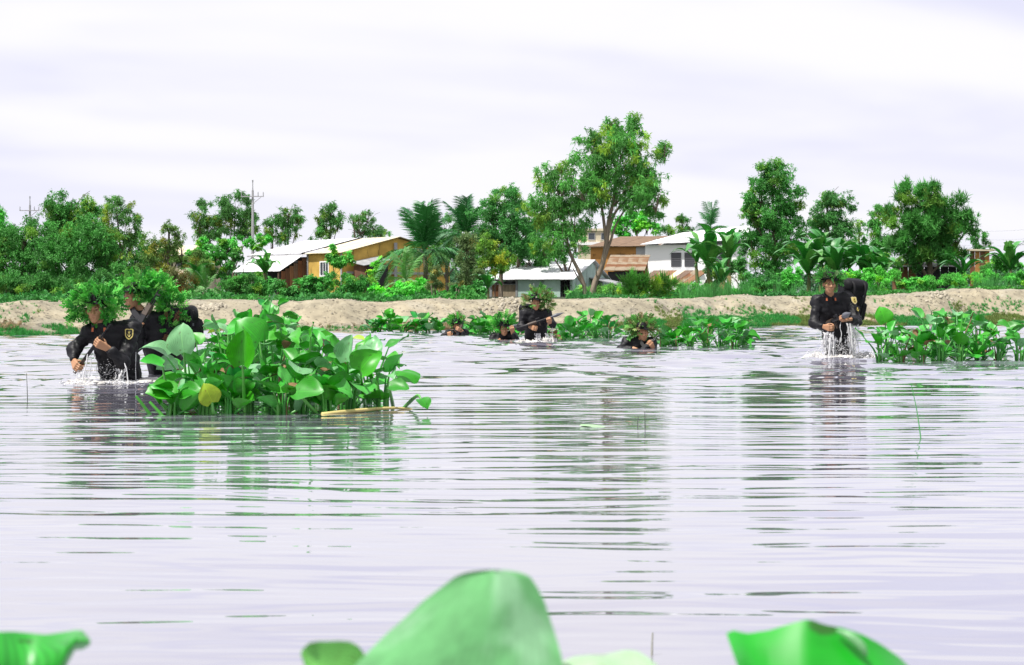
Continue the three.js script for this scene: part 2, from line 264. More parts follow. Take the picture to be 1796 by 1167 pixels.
function sheets(name, f, corners, n, m, parent, thick = 0.03) {       // a roof plane of n separate sheets; corners: eave start, eave end, ridge end, ridge start as [u, y, v]
  const [a, b, c, e] = corners.map((p) => f.at(...p)), rib = 5;
  for (let i = 0; i < n; i++) { const t0 = i / n, t1 = (i + 1) / n, dy = (i % 2) * 0.012, A = a.clone().lerp(b, t0), B = a.clone().lerp(b, t1), C = e.clone().lerp(c, t1), D = e.clone().lerp(c, t0); for (const p of [A, B, C, D]) p.y += dy; const k = (e.distanceTo(a) > 0) ? B.clone().sub(A).multiplyScalar(0.012) : V(0, 0, 0); B.add(k); C.add(k); part(name, prism([A, D, C, B], thick), Array.isArray(m) ? m[i % m.length] : m, parent); }
}
function windowIn(f, parent, u, y, w, h, opt = {}) {                  // in the wall v = 0: frame proud of it, panes set in it
  const v0 = opt.v ?? 0, m = opt.frame ?? whitePaint, win = part('window', wallBox(f, u - w / 2, u + w / 2, y, y + h, v0 - 0.02, v0 + 0.02), opt.pane ?? paneGlass, parent), t = opt.t ?? 0.1;
  part('frame', merge([wallBox(f, u - w / 2 - t, u + w / 2 + t, y + h, y + h + t, v0 - 0.06, v0), wallBox(f, u - w / 2 - t, u + w / 2 + t, y - t, y, v0 - 0.08, v0), wallBox(f, u - w / 2 - t, u - w / 2, y, y + h, v0 - 0.06, v0), wallBox(f, u + w / 2, u + w / 2 + t, y, y + h, v0 - 0.06, v0)]), m, win);
  if (opt.bars) for (let i = 1; i < opt.bars; i++) { const q = u - w / 2 + w * i / opt.bars; part('bar', wallBox(f, q - 0.03, q + 0.03, y, y + h, v0 - 0.045, v0 - 0.021), m, win); }
  if (opt.slats) for (let i = 0; i < opt.slats; i++) { const q = y + h * (i + 0.5) / opt.slats; part('slat', wallBox(f, u - w / 2, u + w / 2, q - 0.03, q + 0.03, v0 - 0.05, v0 - 0.021), m, win); }
}
{ // long yellow house with white-roofed end
  const f = frame(600, 118, 50), g = thing('yellow_house', 'ochre yellow house with cream and white sheet roofs behind the banana plant', 'house', f.o), b = f.o.y;
  const H = (py, d) => EYE + (HORIZON - py) / FOCAL * d - b, eave = H(442, 118), ridge = H(415.5, 121.6), L = 5.2, half = 5.4, L2 = 14.2;
  part('eave_wall', wallBox(f, 0, L, 0, eave - 0.05, 0, 0.2), yellowWall, g);
  const gable = prism([f.at(-0.003, 0, 0.201), f.at(-0.003, 0, 2 * half), f.at(-0.003, eave - 0.1, 2 * half), f.at(-0.003, ridge - 0.1, half), f.at(-0.003, eave - 0.03, 0.201)], 0.2); part('gable_wall', gable, yellowWall, g);
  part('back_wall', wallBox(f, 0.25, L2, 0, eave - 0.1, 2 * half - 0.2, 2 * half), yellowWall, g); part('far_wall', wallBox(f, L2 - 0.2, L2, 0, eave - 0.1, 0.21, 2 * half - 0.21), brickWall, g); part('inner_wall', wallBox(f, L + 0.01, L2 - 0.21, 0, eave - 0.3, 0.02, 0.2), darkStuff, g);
  part('corner_post', wallBox(f, L - 0.22, L, 0, eave - 0.06, -0.06, -0.003), concrete, g); part('corner_post', wallBox(f, 0, 0.2, 0, eave - 0.06, -0.05, -0.003), concrete, g); part('pilaster', wallBox(f, -0.26, -0.206, 0, ridge - 0.5, half - 0.5, half - 0.2), concrete, g); part('band', wallBox(f, -0.25, -0.206, 1.6, 1.8, 0.3, 2 * half - 0.3), concrete, g);
  sheets('roof_sheet', f, [[-0.35, eave - 0.06, -0.35], [L, eave - 0.06, -0.35], [L, ridge, half], [-0.35, ridge, half]], 5, roofCream, g);
  sheets('roof_sheet', f, [[-0.35, eave - 0.06, 2 * half + 0.35], [L2, eave - 0.06, 2 * half + 0.35], [L2, ridge - 0.02, half + 0.01], [-0.35, ridge - 0.02, half + 0.01]], 7, roofCream, g);
  sheets('roof_sheet', f, [[L + 0.25, eave + 0.02, -0.3], [L2, eave + 0.02, -0.3], [L2, ridge + 0.05, half], [L + 0.25, ridge + 0.05, half]], 7, roofWhite, g);
  part('verge_board', wallBox(f, L + 0.02, L + 0.22, eave - 0.1, eave + 0.06, -0.42, -0.2), darkStuff, g); part('gutter', wallBox(f, L + 0.25, L2, eave - 0.16, eave - 0.04, -0.46, -0.34), concrete, g);
  part('verge_strip', prism([f.at(L + 0.02, eave + 0.02, -0.33), f.at(L + 0.23, eave + 0.02, -0.33), f.at(L + 0.23, ridge + 0.05, half), f.at(L + 0.02, ridge + 0.05, half)], 0.04), darkStuff, g);
  sheets('lean_to_sheet', f, [[L - 0.1, eave - 1.5, -2.7], [L2 - 1.4, eave - 1.5, -2.7], [L2 - 1.4, eave - 0.1, -0.36], [L - 0.1, eave - 0.1, -0.36]], 7, roofWhite, g);
  for (let i = 0; i < 6; i++) { const v0 = -2.45 + i * 0.4; part('plank', wallBox(f, L + 0.02, L + 0.06 + (i % 2) * 0.02, 0, eave - 1.55 + (v0 + 0.38 + 2.45) / 2.3 * 1.25 - 0.15, v0, v0 + 0.37), plankMats[i % 4], g); }
  for (let i = 0; i < 4; i++) part('post', wallBox(f, L + 0.2 + i * 2.3, L + 0.32 + i * 2.3, 0, eave - 1.62, -2.6, -2.48), plankMats[3], g);
  windowIn(f, g, 2.55, H(483, 119.5), 1.15, 1.05, { bars: 3 });
  // small grey awning against the gable
  part('awning_sheet', prism([f.at(-2.2, 2.25, 0.6), f.at(-2.2, 2.75, 3.2), f.at(-0.22, 3.05, 3.2), f.at(-0.22, 2.55, 0.6)], 0.04), greyMetal, g); part('awning_wall', wallBox(f, -2.0, -0.3, 0, 2.3, 0.9, 1.0), plankMats[1], g); part('awning_wall', wallBox(f, -2.1, -2.0, 0, 2.35, 1.01, 3.0), darkStuff, g);
}
{ // low green hut
  const f = frame(1003, 88, 17), g = thing('green_hut', 'low pale green hut with bright white roof just beyond the bank', 'hut', f.o), b = f.o.y, H = (py, d) => EYE + (HORIZON - py) / FOCAL * d - b, eave = H(490, 88), ridge = H(456, 93), L = 5.1, half = 5.0;
  part('wall', wallBox(f, 0.72, 3.35, 0, eave, 0, 0.15), greenWall, g); part('gable_wall', prism([f.at(0, 0, 0.16), f.at(0, 0, 2 * half), f.at(0, eave - 0.25, 2 * half), f.at(0, ridge - 0.12, half), f.at(0, eave - 0.05, 0.16)], 0.15), greenWall, g);
  part('back_wall', wallBox(f, 0.16, L, 0, eave - 0.2, 2 * half - 0.15, 2 * half), greenWall, g); part('side_wall', wallBox(f, L - 0.15, L, 0, eave - 0.1, 0.16, 2 * half - 0.16), greyMetal, g);
  part('low_wall', wallBox(f, 3.5, L, 0, eave - 0.32, 0, 0.1), rustMetal, g); part('corner_post', wallBox(f, 3.36, 3.49, 0, eave - 0.01, -0.03, 0.12), greyMetal, g); part('corner_post', wallBox(f, L - 0.12, L + 0.02, 0, eave - 0.01, -0.04, -0.003), greyMetal, g); part('rail', wallBox(f, 3.5, L - 0.13, eave - 0.31, eave - 0.27, -0.03, 0.08), greyMetal, g);
  part('awning_cloth', (() => { const pts = []; for (let i = 0; i <= 16; i++) { const u = 3.52 + i / 16 * 1.42, y = eave - 0.05 - 0.15 * Math.abs(Math.sin(i / 16 * Math.PI * 2)); pts.push([u, y]); } const tris = []; for (let i = 0; i < 16; i++) { const a = f.at(pts[i][0], pts[i][1], 0.04).toArray(), c = f.at(pts[i + 1][0], pts[i + 1][1], 0.04).toArray(), e = f.at(pts[i][0], eave - 0.02, 0.02).toArray(), h = f.at(pts[i + 1][0], eave - 0.02, 0.02).toArray(); tris.push([a, c, e], [c, h, e]); } return soup(tris); })(), shutterMat, g);
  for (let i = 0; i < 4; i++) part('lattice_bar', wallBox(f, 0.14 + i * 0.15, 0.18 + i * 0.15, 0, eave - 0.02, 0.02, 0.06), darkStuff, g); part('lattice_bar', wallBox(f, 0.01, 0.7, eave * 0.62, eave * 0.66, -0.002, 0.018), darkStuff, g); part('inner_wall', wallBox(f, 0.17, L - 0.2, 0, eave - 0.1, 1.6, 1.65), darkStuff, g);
  sheets('roof_sheet', f, [[-0.2, eave, -0.3], [L + 0.15, eave, -0.3], [L - 1.0, ridge, half], [-0.2, ridge, half]], 6, roofWhite, g); sheets('roof_sheet', f, [[-0.2, eave - 0.2, 2 * half + 0.3], [L + 0.1, eave - 0.2, 2 * half + 0.3], [L - 1.0, ridge - 0.02, half + 0.01], [-0.2, ridge - 0.02, half + 0.01]], 6, roofWhite, g);
  part('lamp', new THREE.SphereGeometry(0.09, 8, 6).scale(0.6, 1.4, 0.6).translate(...f.at(2.35, eave * 0.68, -0.05).toArray()), whitePaint, g);
  part('lean_to', prism([f.at(-0.02, eave + 0.15, 4.2), f.at(-2.1, eave - 0.35, 4.2), f.at(-2.1, eave - 0.35, 8), f.at(-0.02, eave + 0.15, 8)], 0.05), greyMetal, g); part('lean_to_wall', wallBox(f, -2.0, -0.02, 0, eave - 0.45, 4.5, 4.6), greenWall, g);
}
{ // white two-storey house
  const f = frame(1300, 104, 12), g = thing('white_house', 'white plastered house with dark shuttered windows behind the banana plants', 'house', f.o), b = f.o.y, H = (py, d) => EYE + (HORIZON - py) / FOCAL * d - b, L = 6.75, eave = H(427, 103), ridge = H(397, 108), half = 4.4;
  part('front_wall', wallBox(f, 0, L, 0, eave - 0.05, 0, 0.2), white, g); part('left_wall', wallBox(f, L - 0.2, L, 0, eave - 0.05, 0.21, 2 * half), white, g); part('right_wall', wallBox(f, 0, 0.2, 0, eave - 0.05, 0.21, 2 * half), white, g); part('back_wall', wallBox(f, 0.21, L - 0.21, 0, eave - 0.06, 2 * half - 0.2, 2 * half), white, g);
  sheets('roof_sheet', f, [[-0.4, eave + 0.28, -0.45], [L + 0.3, eave, -0.45], [L - 2.2, ridge - 0.42, half], [-0.4, ridge + 0.06, half]], 7, roofWhite, g); sheets('roof_sheet', f, [[-0.4, eave, 2 * half + 0.4], [L + 0.3, eave, 2 * half + 0.4], [L - 2.2, ridge - 0.44, half + 0.02], [-0.4, ridge + 0.04, half + 0.02]], 7, roofWhite, g);
  part('left_gable', prism([f.at(L - 0.05, eave - 0.04, 0.1), f.at(L - 0.05, eave - 0.04, 2 * half - 0.1), f.at(L - 0.4, ridge - 0.9, half)], 0.1), greyMetal, g);
  windowIn(f, g, 4.55, H(467, 104), 0.62, 0.92, { pane: shutterMat, frame: shutterMat, slats: 6, t: 0.05 }); windowIn(f, g, 3.6, H(467, 104), 0.62, 0.92, { pane: shutterMat, frame: shutterMat, slats: 6, t: 0.05 }); windowIn(f, g, 1.4, H(467, 104), 0.62, 0.92, { pane: shutterMat, frame: shutterMat, slats: 6, t: 0.05 });
  part('ledge', wallBox(f, 2.7, 5.2, H(475, 104), H(472, 104), -0.25, -0.003), whitePaint, g);
}
{ // plank and sheet awning in front of the white house
  const f = frame(1208, 92, 14), g = thing('plank_awning', 'brown weathered plank awning below the white house windows', 'awning', f.o), b = f.o.y, H = (py, d) => EYE + (HORIZON - py) / FOCAL * d - b;
  for (let i = 0; i < 7; i++) part('plank', prism([f.at(i * 0.5, H(500, 91), -0.6), f.at(i * 0.5 + 0.47, H(500, 91), -0.6), f.at(i * 0.5 - 0.6, H(474, 93), 1.6), f.at(i * 0.5 - 1.07, H(474, 93), 1.6)].reverse(), 0.05), [plankMats[2], rustMetal, plankMats[3], creamWall][i % 4], g);
  for (const [u, v] of [[-0.5, 1.4], [2.4, 1.4], [0.2, -0.5], [3.2, -0.5]]) part('post', wallBox(f, u, u + 0.1, 0, (v < 0 ? H(501, 91) : H(476, 93)) - 0.02, v, v + 0.1), plankMats[3], g);
}
{ // rusty lean-to left of the white house
  const f = frame(1136, 99, 14), g = thing('rusty_shed', 'shed with a rust streaked sheet roof beside the white house', 'shed', f.o), b = f.o.y, H = (py, d) => EYE + (HORIZON - py) / FOCAL * d - b;
  sheets('roof_sheet', f, [[0.15, H(474, 98), -0.3], [2.9, H(474, 98), -0.3], [2.9, H(447, 101), 2.2], [0.15, H(447, 101), 2.2]], 4, rustMetal, g);
  part('wall', wallBox(f, 0.3, 2.7, 0, H(475, 98) - 0.03, 0, 0.1), darkStuff, g); part('back_wall', wallBox(f, 0.3, 2.7, 0, H(449, 101) - 0.05, 2.0, 2.1), brickWall, g);
}
{ // brick building with brown roof
  const f = frame(1135, 122, 12), g = thing('brick_building', 'long tan brick building under a brown roof left of the white house', 'building', f.o), b = f.o.y, H = (py, d) => EYE + (HORIZON - py) / FOCAL * d - b, L = 4.7, e = H(432, 122), r = H(415, 126);
  part('front_wall', wallBox(f, 0, L, 0, e - 0.05, 0, 0.2), brickWall, g); part('grey_panel', wallBox(f, 0, 0.9, H(447, 122), e - 0.06, -0.05, -0.003), concrete, g); part('right_wall', wallBox(f, 0, 0.2, 0, e - 0.1, 0.21, 7), brickWall, g); part('left_wall', wallBox(f, L - 0.2, L, 0, e - 0.1, 0.21, 7), brickWall, g);
  sheets('roof_sheet', f, [[-1.5, e, -0.4], [L + 0.3, e, -0.4], [L - 2, r, 3.6], [-2.6, r, 3.6]], 5, roofBrown, g); sheets('roof_sheet', f, [[-1.5, e, 7.4], [L + 0.3, e, 7.4], [L - 2, r - 0.02, 3.61], [-2.6, r - 0.02, 3.61]], 5, roofBrown, g);
}
{ // cream building far behind the tall tree
  const f = frame(1076, 150, 4), g = thing('cream_building', 'cream flat-topped building glimpsed through the tall tree', 'building', f.o), b = f.o.y, H = (py, d) => EYE + (HORIZON - py) / FOCAL * d - b, L = 3.6;
  part('wall', wallBox(f, 0, L, 0, H(405, 150), 0, 4), creamWall, g); part('parapet', wallBox(f, -0.15, L + 0.15, H(405, 150) + 0.003, H(401, 150), -0.15, 4.1), creamWall, g); part('ledge', wallBox(f, -0.3, L + 0.2, H(430, 150), H(425, 150), -0.3, -0.003), whitePaint, g);
  for (let i = 0; i < 2; i++) windowIn(f, g, 0.9 + i * 1.3, H(420, 150), 0.6, 0.6, { t: 0.06, frame: concrete });
}
{ // roof and wall seen between the left hand trees
  const f = frame(352, 135, 15), g = thing('far_house', 'cream roofed house half hidden between the left trees', 'house', f.o), b = f.o.y, H = (py, d) => EYE + (HORIZON - py) / FOCAL * d - b, L = 6.2;
  part('wall', wallBox(f, 0, L, 0, H(448, 135), 0, 4), creamWall, g); sheets('roof_sheet', f, [[-0.4, H(447, 135), -0.5], [L + 0.4, H(447, 135), -0.5], [L, H(431, 138), 2.2], [0, H(431, 138), 2.2]], 5, roofCream, g);
  windowIn(f, g, 2, H(466, 135), 0.7, 0.6, { t: 0.06, frame: concrete }); windowIn(f, g, 4.2, H(466, 135), 0.7, 0.6, { t: 0.06, frame: concrete });
}
{ // dark shack under the round tree
  const f = frame(1692, 79, 6), g = thing('dark_shack', 'dark tumbledown shack in the shade of the round tree', 'shack', f.o), b = f.o.y, H = (py, d) => EYE + (HORIZON - py) / FOCAL * d - b;
  for (let i = 0; i < 9; i++) part('plank', wallBox(f, i * 0.42, i * 0.42 + 0.39, 0, H(464 - (i % 3) * 2, 79), (i % 2) * 0.03, 0.08 + (i % 2) * 0.03), i === 7 || i === 6 ? plankMats[0] : i === 8 ? plankMats[2] : darkStuff, g);
  sheets('roof_sheet', f, [[-0.3, H(468, 79), -0.5], [4, H(468, 79), -0.5], [4, H(458, 81), 2], [-0.3, H(458, 81), 2]], 4, darkStuff, g);
}
{ // wooden hut at the right
  const f = frame(1736, 84, 8), g = thing('wooden_hut', 'small orange brown board hut with a thin flat roof', 'hut', f.o), b = f.o.y, H = (py, d) => EYE + (HORIZON - py) / FOCAL * d - b;
  for (let i = 0; i < 4; i++) part('board', wallBox(f, i * 0.27, i * 0.27 + 0.25, 0, H(441, 84), (i % 2) * 0.02, 0.05 + (i % 2) * 0.02), [brickWall, plankMats[2], brickWall, plankMats[0]][i], g);
  part('side_wall', wallBox(f, 0, 0.05, 0, H(441, 84), 0.09, 1.4), plankMats[2], g); part('roof', prism([f.at(-0.25, H(437.5, 84), -0.2), f.at(-0.25, H(437, 84), 1.6), f.at(1.25, H(436.5, 84), 1.6), f.at(1.25, H(437, 84), -0.2)], 0.1), creamWall, g);
}
// power poles and their wires
function powerPole(px, topPy, d, label) {
  const b = P(px, HORIZON, d); b.y = groundHeight(b.x, b.z); const h = EYE + (HORIZON - topPy) / FOCAL * d - b.y, g = thing('power_pole', label, 'power pole', b, 'power poles');
  part('pole', new THREE.CylinderGeometry(0.09, 0.17, h - 0.7, 10).translate(0, (h - 0.7) / 2, 0), concrete, g); part('crossarm', box(2.0, 0.08, 0.08, 0, h - 1.25, 0.16), concrete, g);
  for (const x of [-0.95, 0.5, 0.95]) part('insulator', new THREE.CylinderGeometry(0.03, 0.045, 0.36, 8).translate(x, h - 1.03, 0.16), greyMetal, g);
  part('top_pin', new THREE.CylinderGeometry(0.035, 0.05, 0.75, 6).translate(0, h - 0.36, 0), greyMetal, g); part('insulator', new THREE.CylinderGeometry(0.07, 0.05, 0.2, 8).translate(0, h + 0.1, 0), greyMetal, g); part('brace', limb([V(0, h - 1.9, 0.14), V(0.4, h - 1.6, 0.2), V(0.75, h - 1.32, 0.2)], 0.03, 0.03, 4, 3), concrete, g); return b.clone().setY(b.y + h - 0.8);
}
const pole1 = powerPole(443, 320, 130, 'tall grey concrete power pole rising behind the yellow house'), pole2 = powerPole(52, 348, 150, 'grey concrete power pole above the left tree mass');
{
  const wire = mat([0.12, 0.12, 0.13], 0.6);
  const string = (a, b, sag, label, r = 0.016) => { const mid = a.clone().lerp(b, 0.5); mid.y -= sag; const m = part(numbered('power_line'), limb([a, a.clone().lerp(mid, 0.6).add(V(0, -sag * 0.08, 0)), mid, mid.clone().lerp(b, 0.4).add(V(0, -sag * 0.08, 0)), b], r, r, 4, 24), wire, scene); tag(m, label, 'power line', 'power lines'); };
  [[1640, 405, 1900, 396, 'topmost'], [1660, 420, 1900, 412, 'middle'], [1660, 430, 1900, 424, 'lowest']].forEach(([x0, y0, x1, y1, w]) => string(P(x0, y0, 160), P(x1, y1, 130), 0.25, `${w} of the thin power lines over the right hand trees`, 0.006));
}

// ---------------------------------------------------------------- trees and shrubs beyond the bank
const GREEN = [0.024, 0.125, 0.030], DARK = [0.024, 0.12, 0.030], FRESH = [0.03, 0.20, 0.035], LIME = [0.055, 0.23, 0.035], GREY = [0.05, 0.11, 0.05], OLIVE = [0.07, 0.12, 0.03], BLUE = [0.028, 0.115, 0.042];
const T = (label, o) => plant(o.name ?? 'tree', label, 'tree', { group: 'trees beyond the bank', yellow: 0.18, ...o, density: (o.density ?? 1) * 0.85 });
const B = (label, o) => plant(o.name ?? 'shrub', label, 'shrub', { group: 'shrubs beyond the bank', trunk: 0.03, twigs: 3, ...o });
// the tall tree in the middle, with two stems from one root
T('tall airy tree with forked pale trunk, the tallest in view', { name: 'tall_tree', x: 1033, d: 46, leaf: 'willow', size: 0.21, density: 0.52, color: [0.034, 0.15, 0.040], yellow: 0.16, bark: barkPale, twigs: 7, trunk: 0.1,
  lobes: [[1085, 280, 62, 48], [1040, 300, 42, 40], [1128, 318, 42, 40], [1080, 335, 72, 38], [1090, 240, 40, 28], [1040, 255, 26, 24], [1110, 222, 16, 22], [1072, 218, 10, 14], [1165, 272, 12, 22], [1150, 355, 24, 32], [1030, 345, 36, 30, 0.4], [985, 330, 34, 44], [958, 315, 18, 26], [960, 380, 38, 36], [985, 420, 32, 34, 0.3], [1008, 385, 28, 34], [955, 440, 24, 26]],
  paths: [[[[1036, null], [1042, 500], [1055, 470], [1064, 425], [1068, 385], [1076, 355], [1080, 300]], 0.105, 0.035], [[[1064, 430], [1058, 380], [1052, 345], [1040, 300]], 0.06, 0.02], [[[1066, 410], [1078, 375], [1094, 355], [1120, 330]], 0.055, 0.02], [[[1055, 470], [1072, 420], [1080, 395], [1100, 365], [1128, 350]], 0.05, 0.018],
    [[[1030, null, 0.1], [1024, 500, 0.1], [1012, 470, 0.1], [1000, 445], [994, 420], [988, 380], [984, 330]], 0.075, 0.025], [[[1025, 505, 0.12], [1012, 485, 0.2], [1004, 470, 0.25]], 0.035, 0.012], [[[996, 430], [975, 400], [960, 375]], 0.03, 0.012], [[[1046, 485, 0.1], [1045, 465, 0.2]], 0.025, 0.012], [[[1080, 300], [1090, 250], [1105, 215]], 0.03, 0.008]] });
// left hand wood
T('rounded dense tree, the highest of the left wood', { x: 122, d: 66, leaf: 'fine', size: 0.26, color: GREEN, trunk: 0.12, lobes: [[122, 362, 40, 34], [105, 385, 28, 28], [148, 378, 28, 28], [118, 410, 36, 32], [152, 415, 28, 30]] });
T('broad dark tree in the middle of the left wood', { x: 140, d: 60, leaf: 'fine', size: 0.26, color: GREEN, trunk: 0.13, lobes: [[130, 430, 56, 44], [172, 432, 44, 38], [100, 455, 36, 38], [155, 475, 44, 36], [185, 460, 28, 34], [120, 500, 36, 34]] });
T('tree with bright green top at the left edge', { x: -5, d: 72, leaf: 'fine', size: 0.28, color: FRESH, trunk: 0.12, lobes: [[0, 392, 30, 28], [-30, 390, 36, 34], [8, 420, 40, 30]] });
T('dark leafy tree filling the left edge', { x: 35, d: 62, leaf: 'fine', size: 0.26, color: GREEN, trunk: 0.12, lobes: [[40, 420, 48, 34], [78, 425, 34, 34], [20, 465, 44, 44], [65, 480, 40, 40], [-20, 460, 40, 50], [30, 510, 60, 30]] });
T('slender sparse tree with drooping creepers beside the left wood', { x: 218, d: 64, leaf: 'willow', size: 0.22, density: 0.5, color: [0.04, 0.14, 0.045], trunk: 0.07, twigs: 6, lobes: [[203, 360, 27, 17], [190, 385, 17, 17], [222, 380, 15, 18], [240, 385, 10, 10], [238, 405, 8, 22], [200, 420, 24, 24], [228, 430, 8, 30]] });
T('creeper covered stump tree with yellowish leaning top', { x: 296, d: 58, leaf: 'fine', size: 0.2, density: 0.7, color: [0.04, 0.11, 0.03], yellow: 0.25, trunk: 0.09, lobes: [[296, 403, 15, 14], [310, 420, 10, 22], [288, 440, 22, 30], [318, 445, 13, 30], [270, 470, 28, 34]] });
T('small dark tree between the left wood and the creeper stump', { x: 245, d: 66, leaf: 'fine', size: 0.24, density: 0.8, color: DARK, trunk: 0.08, lobes: [[245, 442, 28, 32], [215, 460, 32, 38], [275, 455, 24, 30], [262, 480, 22, 30], [230, 500, 36, 24]] });
B('dark round shrub under the left edge tree', { x: 70, d: 50, size: 0.2, color: GREEN, lobes: [[72, 500, 26, 30], [60, 515, 26, 18]] });
B('low dark shrub at the foot of the highest left tree', { x: 115, d: 50, size: 0.2, color: GREEN, lobes: [[112, 510, 26, 22], [140, 508, 24, 24]] });
B('leafy dark shrub at the far left behind the bank', { x: 12, d: 51, size: 0.2, color: [0.023, 0.115, 0.03], lobes: [[10, 505, 40, 26], [-30, 500, 34, 30]] });
B('shaded shrub behind the two left waders', { x: 190, d: 50, size: 0.2, color: DARK, lobes: [[180, 505, 30, 26], [215, 500, 28, 30], [250, 508, 26, 22]] });
B('dry brownish twiggy shrub under the creeper stump', { x: 300, d: 50, size: 0.17, density: 0.6, color: [0.045, 0.07, 0.03], yellow: 0.2, lobes: [[300, 492, 22, 26], [325, 500, 20, 24], [280, 505, 20, 20]], twigs: 8 });
B('brown stemmed shrub right of the creeper stump', { x: 345, d: 56, size: 0.18, density: 0.65, color: [0.04, 0.11, 0.03], yellow: 0.2, lobes: [[345, 465, 20, 24], [362, 485, 18, 26], [335, 495, 22, 22]], twigs: 8 });
B('bright green bush by the far house roof', { x: 348, d: 62, size: 0.22, leaf: 'broad', color: FRESH, lobes: [[350, 435, 20, 15], [340, 455, 20, 16]] });
T('bushy bright green tree left of the white lean-to roof', { x: 398, d: 60, leaf: 'broad', size: 0.22, color: [0.028, 0.15, 0.035], trunk: 0.06, density: 0.85, lobes: [[395, 438, 26, 18], [380, 455, 24, 18], [408, 455, 16, 18], [392, 475, 20, 14]] });
B('green bush between far roof and power pole', { x: 428, d: 95, size: 0.3, leaf: 'broad', color: FRESH, lobes: [[425, 428, 22, 12], [460, 425, 18, 12]] });
// far trees against the sky
const farTree = (label, o) => T(label, { leaf: 'willow', size: 0.5, density: 0.62, color: [0.03, 0.125, 0.038], trunk: 0.13, twigs: 5, d: 140, ...o });
farTree('pale grey green far tree left of the power pole', { x: 358, density: 0.5, lobes: [[357, 375, 24, 20], [350, 398, 20, 18], [372, 395, 20, 18], [358, 415, 26, 12]] });
farTree('darker far tree directly behind the power pole', { x: 408, lobes: [[412, 362, 30, 22], [395, 380, 24, 22], [432, 380, 22, 20], [405, 402, 28, 18], [438, 405, 18, 16]] });
farTree('wispy far tree right of the power pole', { x: 478, density: 0.42, lobes: [[478, 385, 15, 16], [475, 410, 18, 16]] });
farTree('thin topped far tree above the white sheet roof', { x: 505, density: 0.5, lobes: [[505, 375, 18, 16], [495, 400, 18, 18], [520, 395, 16, 18], [500, 418, 26, 10]] });
farTree('upright far tree above the cream roof', { x: 578, lobes: [[580, 372, 16, 18], [572, 395, 18, 22], [592, 395, 14, 18], [560, 412, 16, 8]] });
farTree('bare branched dark far tree above the cream roof', { x: 628, leaf: 'fine', density: 0.45, size: 0.42, twigs: 12, lobes: [[620, 388, 20, 16], [645, 382, 20, 14], [632, 405, 28, 12], [655, 402, 18, 12]] });
farTree('low far tree at the end of the cream roof', { x: 672, density: 0.55, d: 150, lobes: [[668, 408, 16, 8], [655, 412, 14, 6]] });
// around the yellow house
B('bright climbing shrub in front of the yellow wall', { x: 590, d: 90, leaf: 'broad', size: 0.28, color: [0.035, 0.19, 0.04], lobes: [[580, 445, 9, 14], [592, 458, 15, 11], [612, 455, 12, 11]] });
B('round dark green bush below the banana plant', { x: 410, d: 52, leaf: 'fine', size: 0.2, color: GREEN, lobes: [[405, 503, 26, 18], [430, 500, 26, 20], [450, 505, 20, 18]] });
B('bright green bush under the white lean-to', { x: 448, d: 55, leaf: 'broad', size: 0.2, color: [0.02, 0.15, 0.03], lobes: [[442, 490, 20, 12], [462, 500, 20, 16]] });
B('low green bush before the brown plank wall', { x: 490, d: 52, leaf: 'broad', size: 0.19, color: [0.025, 0.14, 0.035], lobes: [[485, 505, 22, 13], [505, 512, 22, 10]] });
B('leafy bush under the yellow house window', { x: 552, d: 56, leaf: 'broad', size: 0.2, color: [0.022, 0.14, 0.03], lobes: [[545, 498, 22, 14], [570, 495, 20, 16], [555, 510, 30, 10]] });
B('wide green bush before the grey awning', { x: 620, d: 57, leaf: 'fine', size: 0.2, color: [0.022, 0.14, 0.032], lobes: [[605, 492, 26, 15], [632, 495, 24, 13], [600, 508, 36, 12]] });
B('pale green sapling against the yellow gable', { x: 660, d: 88, leaf: 'broad', size: 0.25, color: LIME, density: 0.7, lobes: [[661, 462, 9, 14], [658, 480, 10, 10]] });
B('fresh green creeping bush on the slope by the palms', { x: 690, d: 54, leaf: 'broad', size: 0.18, color: [0.03, 0.23, 0.03], lobes: [[672, 512, 26, 9], [705, 508, 28, 11], [735, 502, 22, 13], [720, 515, 36, 8]] });
B('low bright bush left of the fence sticks', { x: 745, d: 48, leaf: 'broad', size: 0.17, color: [0.03, 0.21, 0.03], lobes: [[735, 512, 26, 10], [690, 516, 30, 7]] });
B('greyish creeper covered post beside the fence sticks', { name: 'creeper_shrub', x: 765, d: 47, size: 0.16, color: GREY, lobes: [[765, 480, 11, 16], [762, 500, 13, 18]] });
B('tall grey green creeper column between palm and round bush', { name: 'creeper_shrub', x: 818, d: 50, size: 0.18, color: [0.045, 0.10, 0.045], yellow: 0.12, density: 0.9, lobes: [[818, 420, 18, 14], [815, 445, 20, 20], [818, 475, 22, 24], [815, 505, 24, 18]] });
B('yellow green rounded bush right of the grey creeper', { x: 868, d: 58, leaf: 'fine', size: 0.2, color: [0.05, 0.15, 0.025], yellow: 0.35, lobes: [[870, 445, 20, 20], [855, 460, 18, 16], [880, 470, 14, 16], [850, 425, 16, 16]] });
B('dark low bush before the green hut corner', { x: 840, d: 49, leaf: 'broad', size: 0.18, color: [0.02, 0.12, 0.03], lobes: [[832, 505, 20, 16], [800, 512, 18, 10]] });
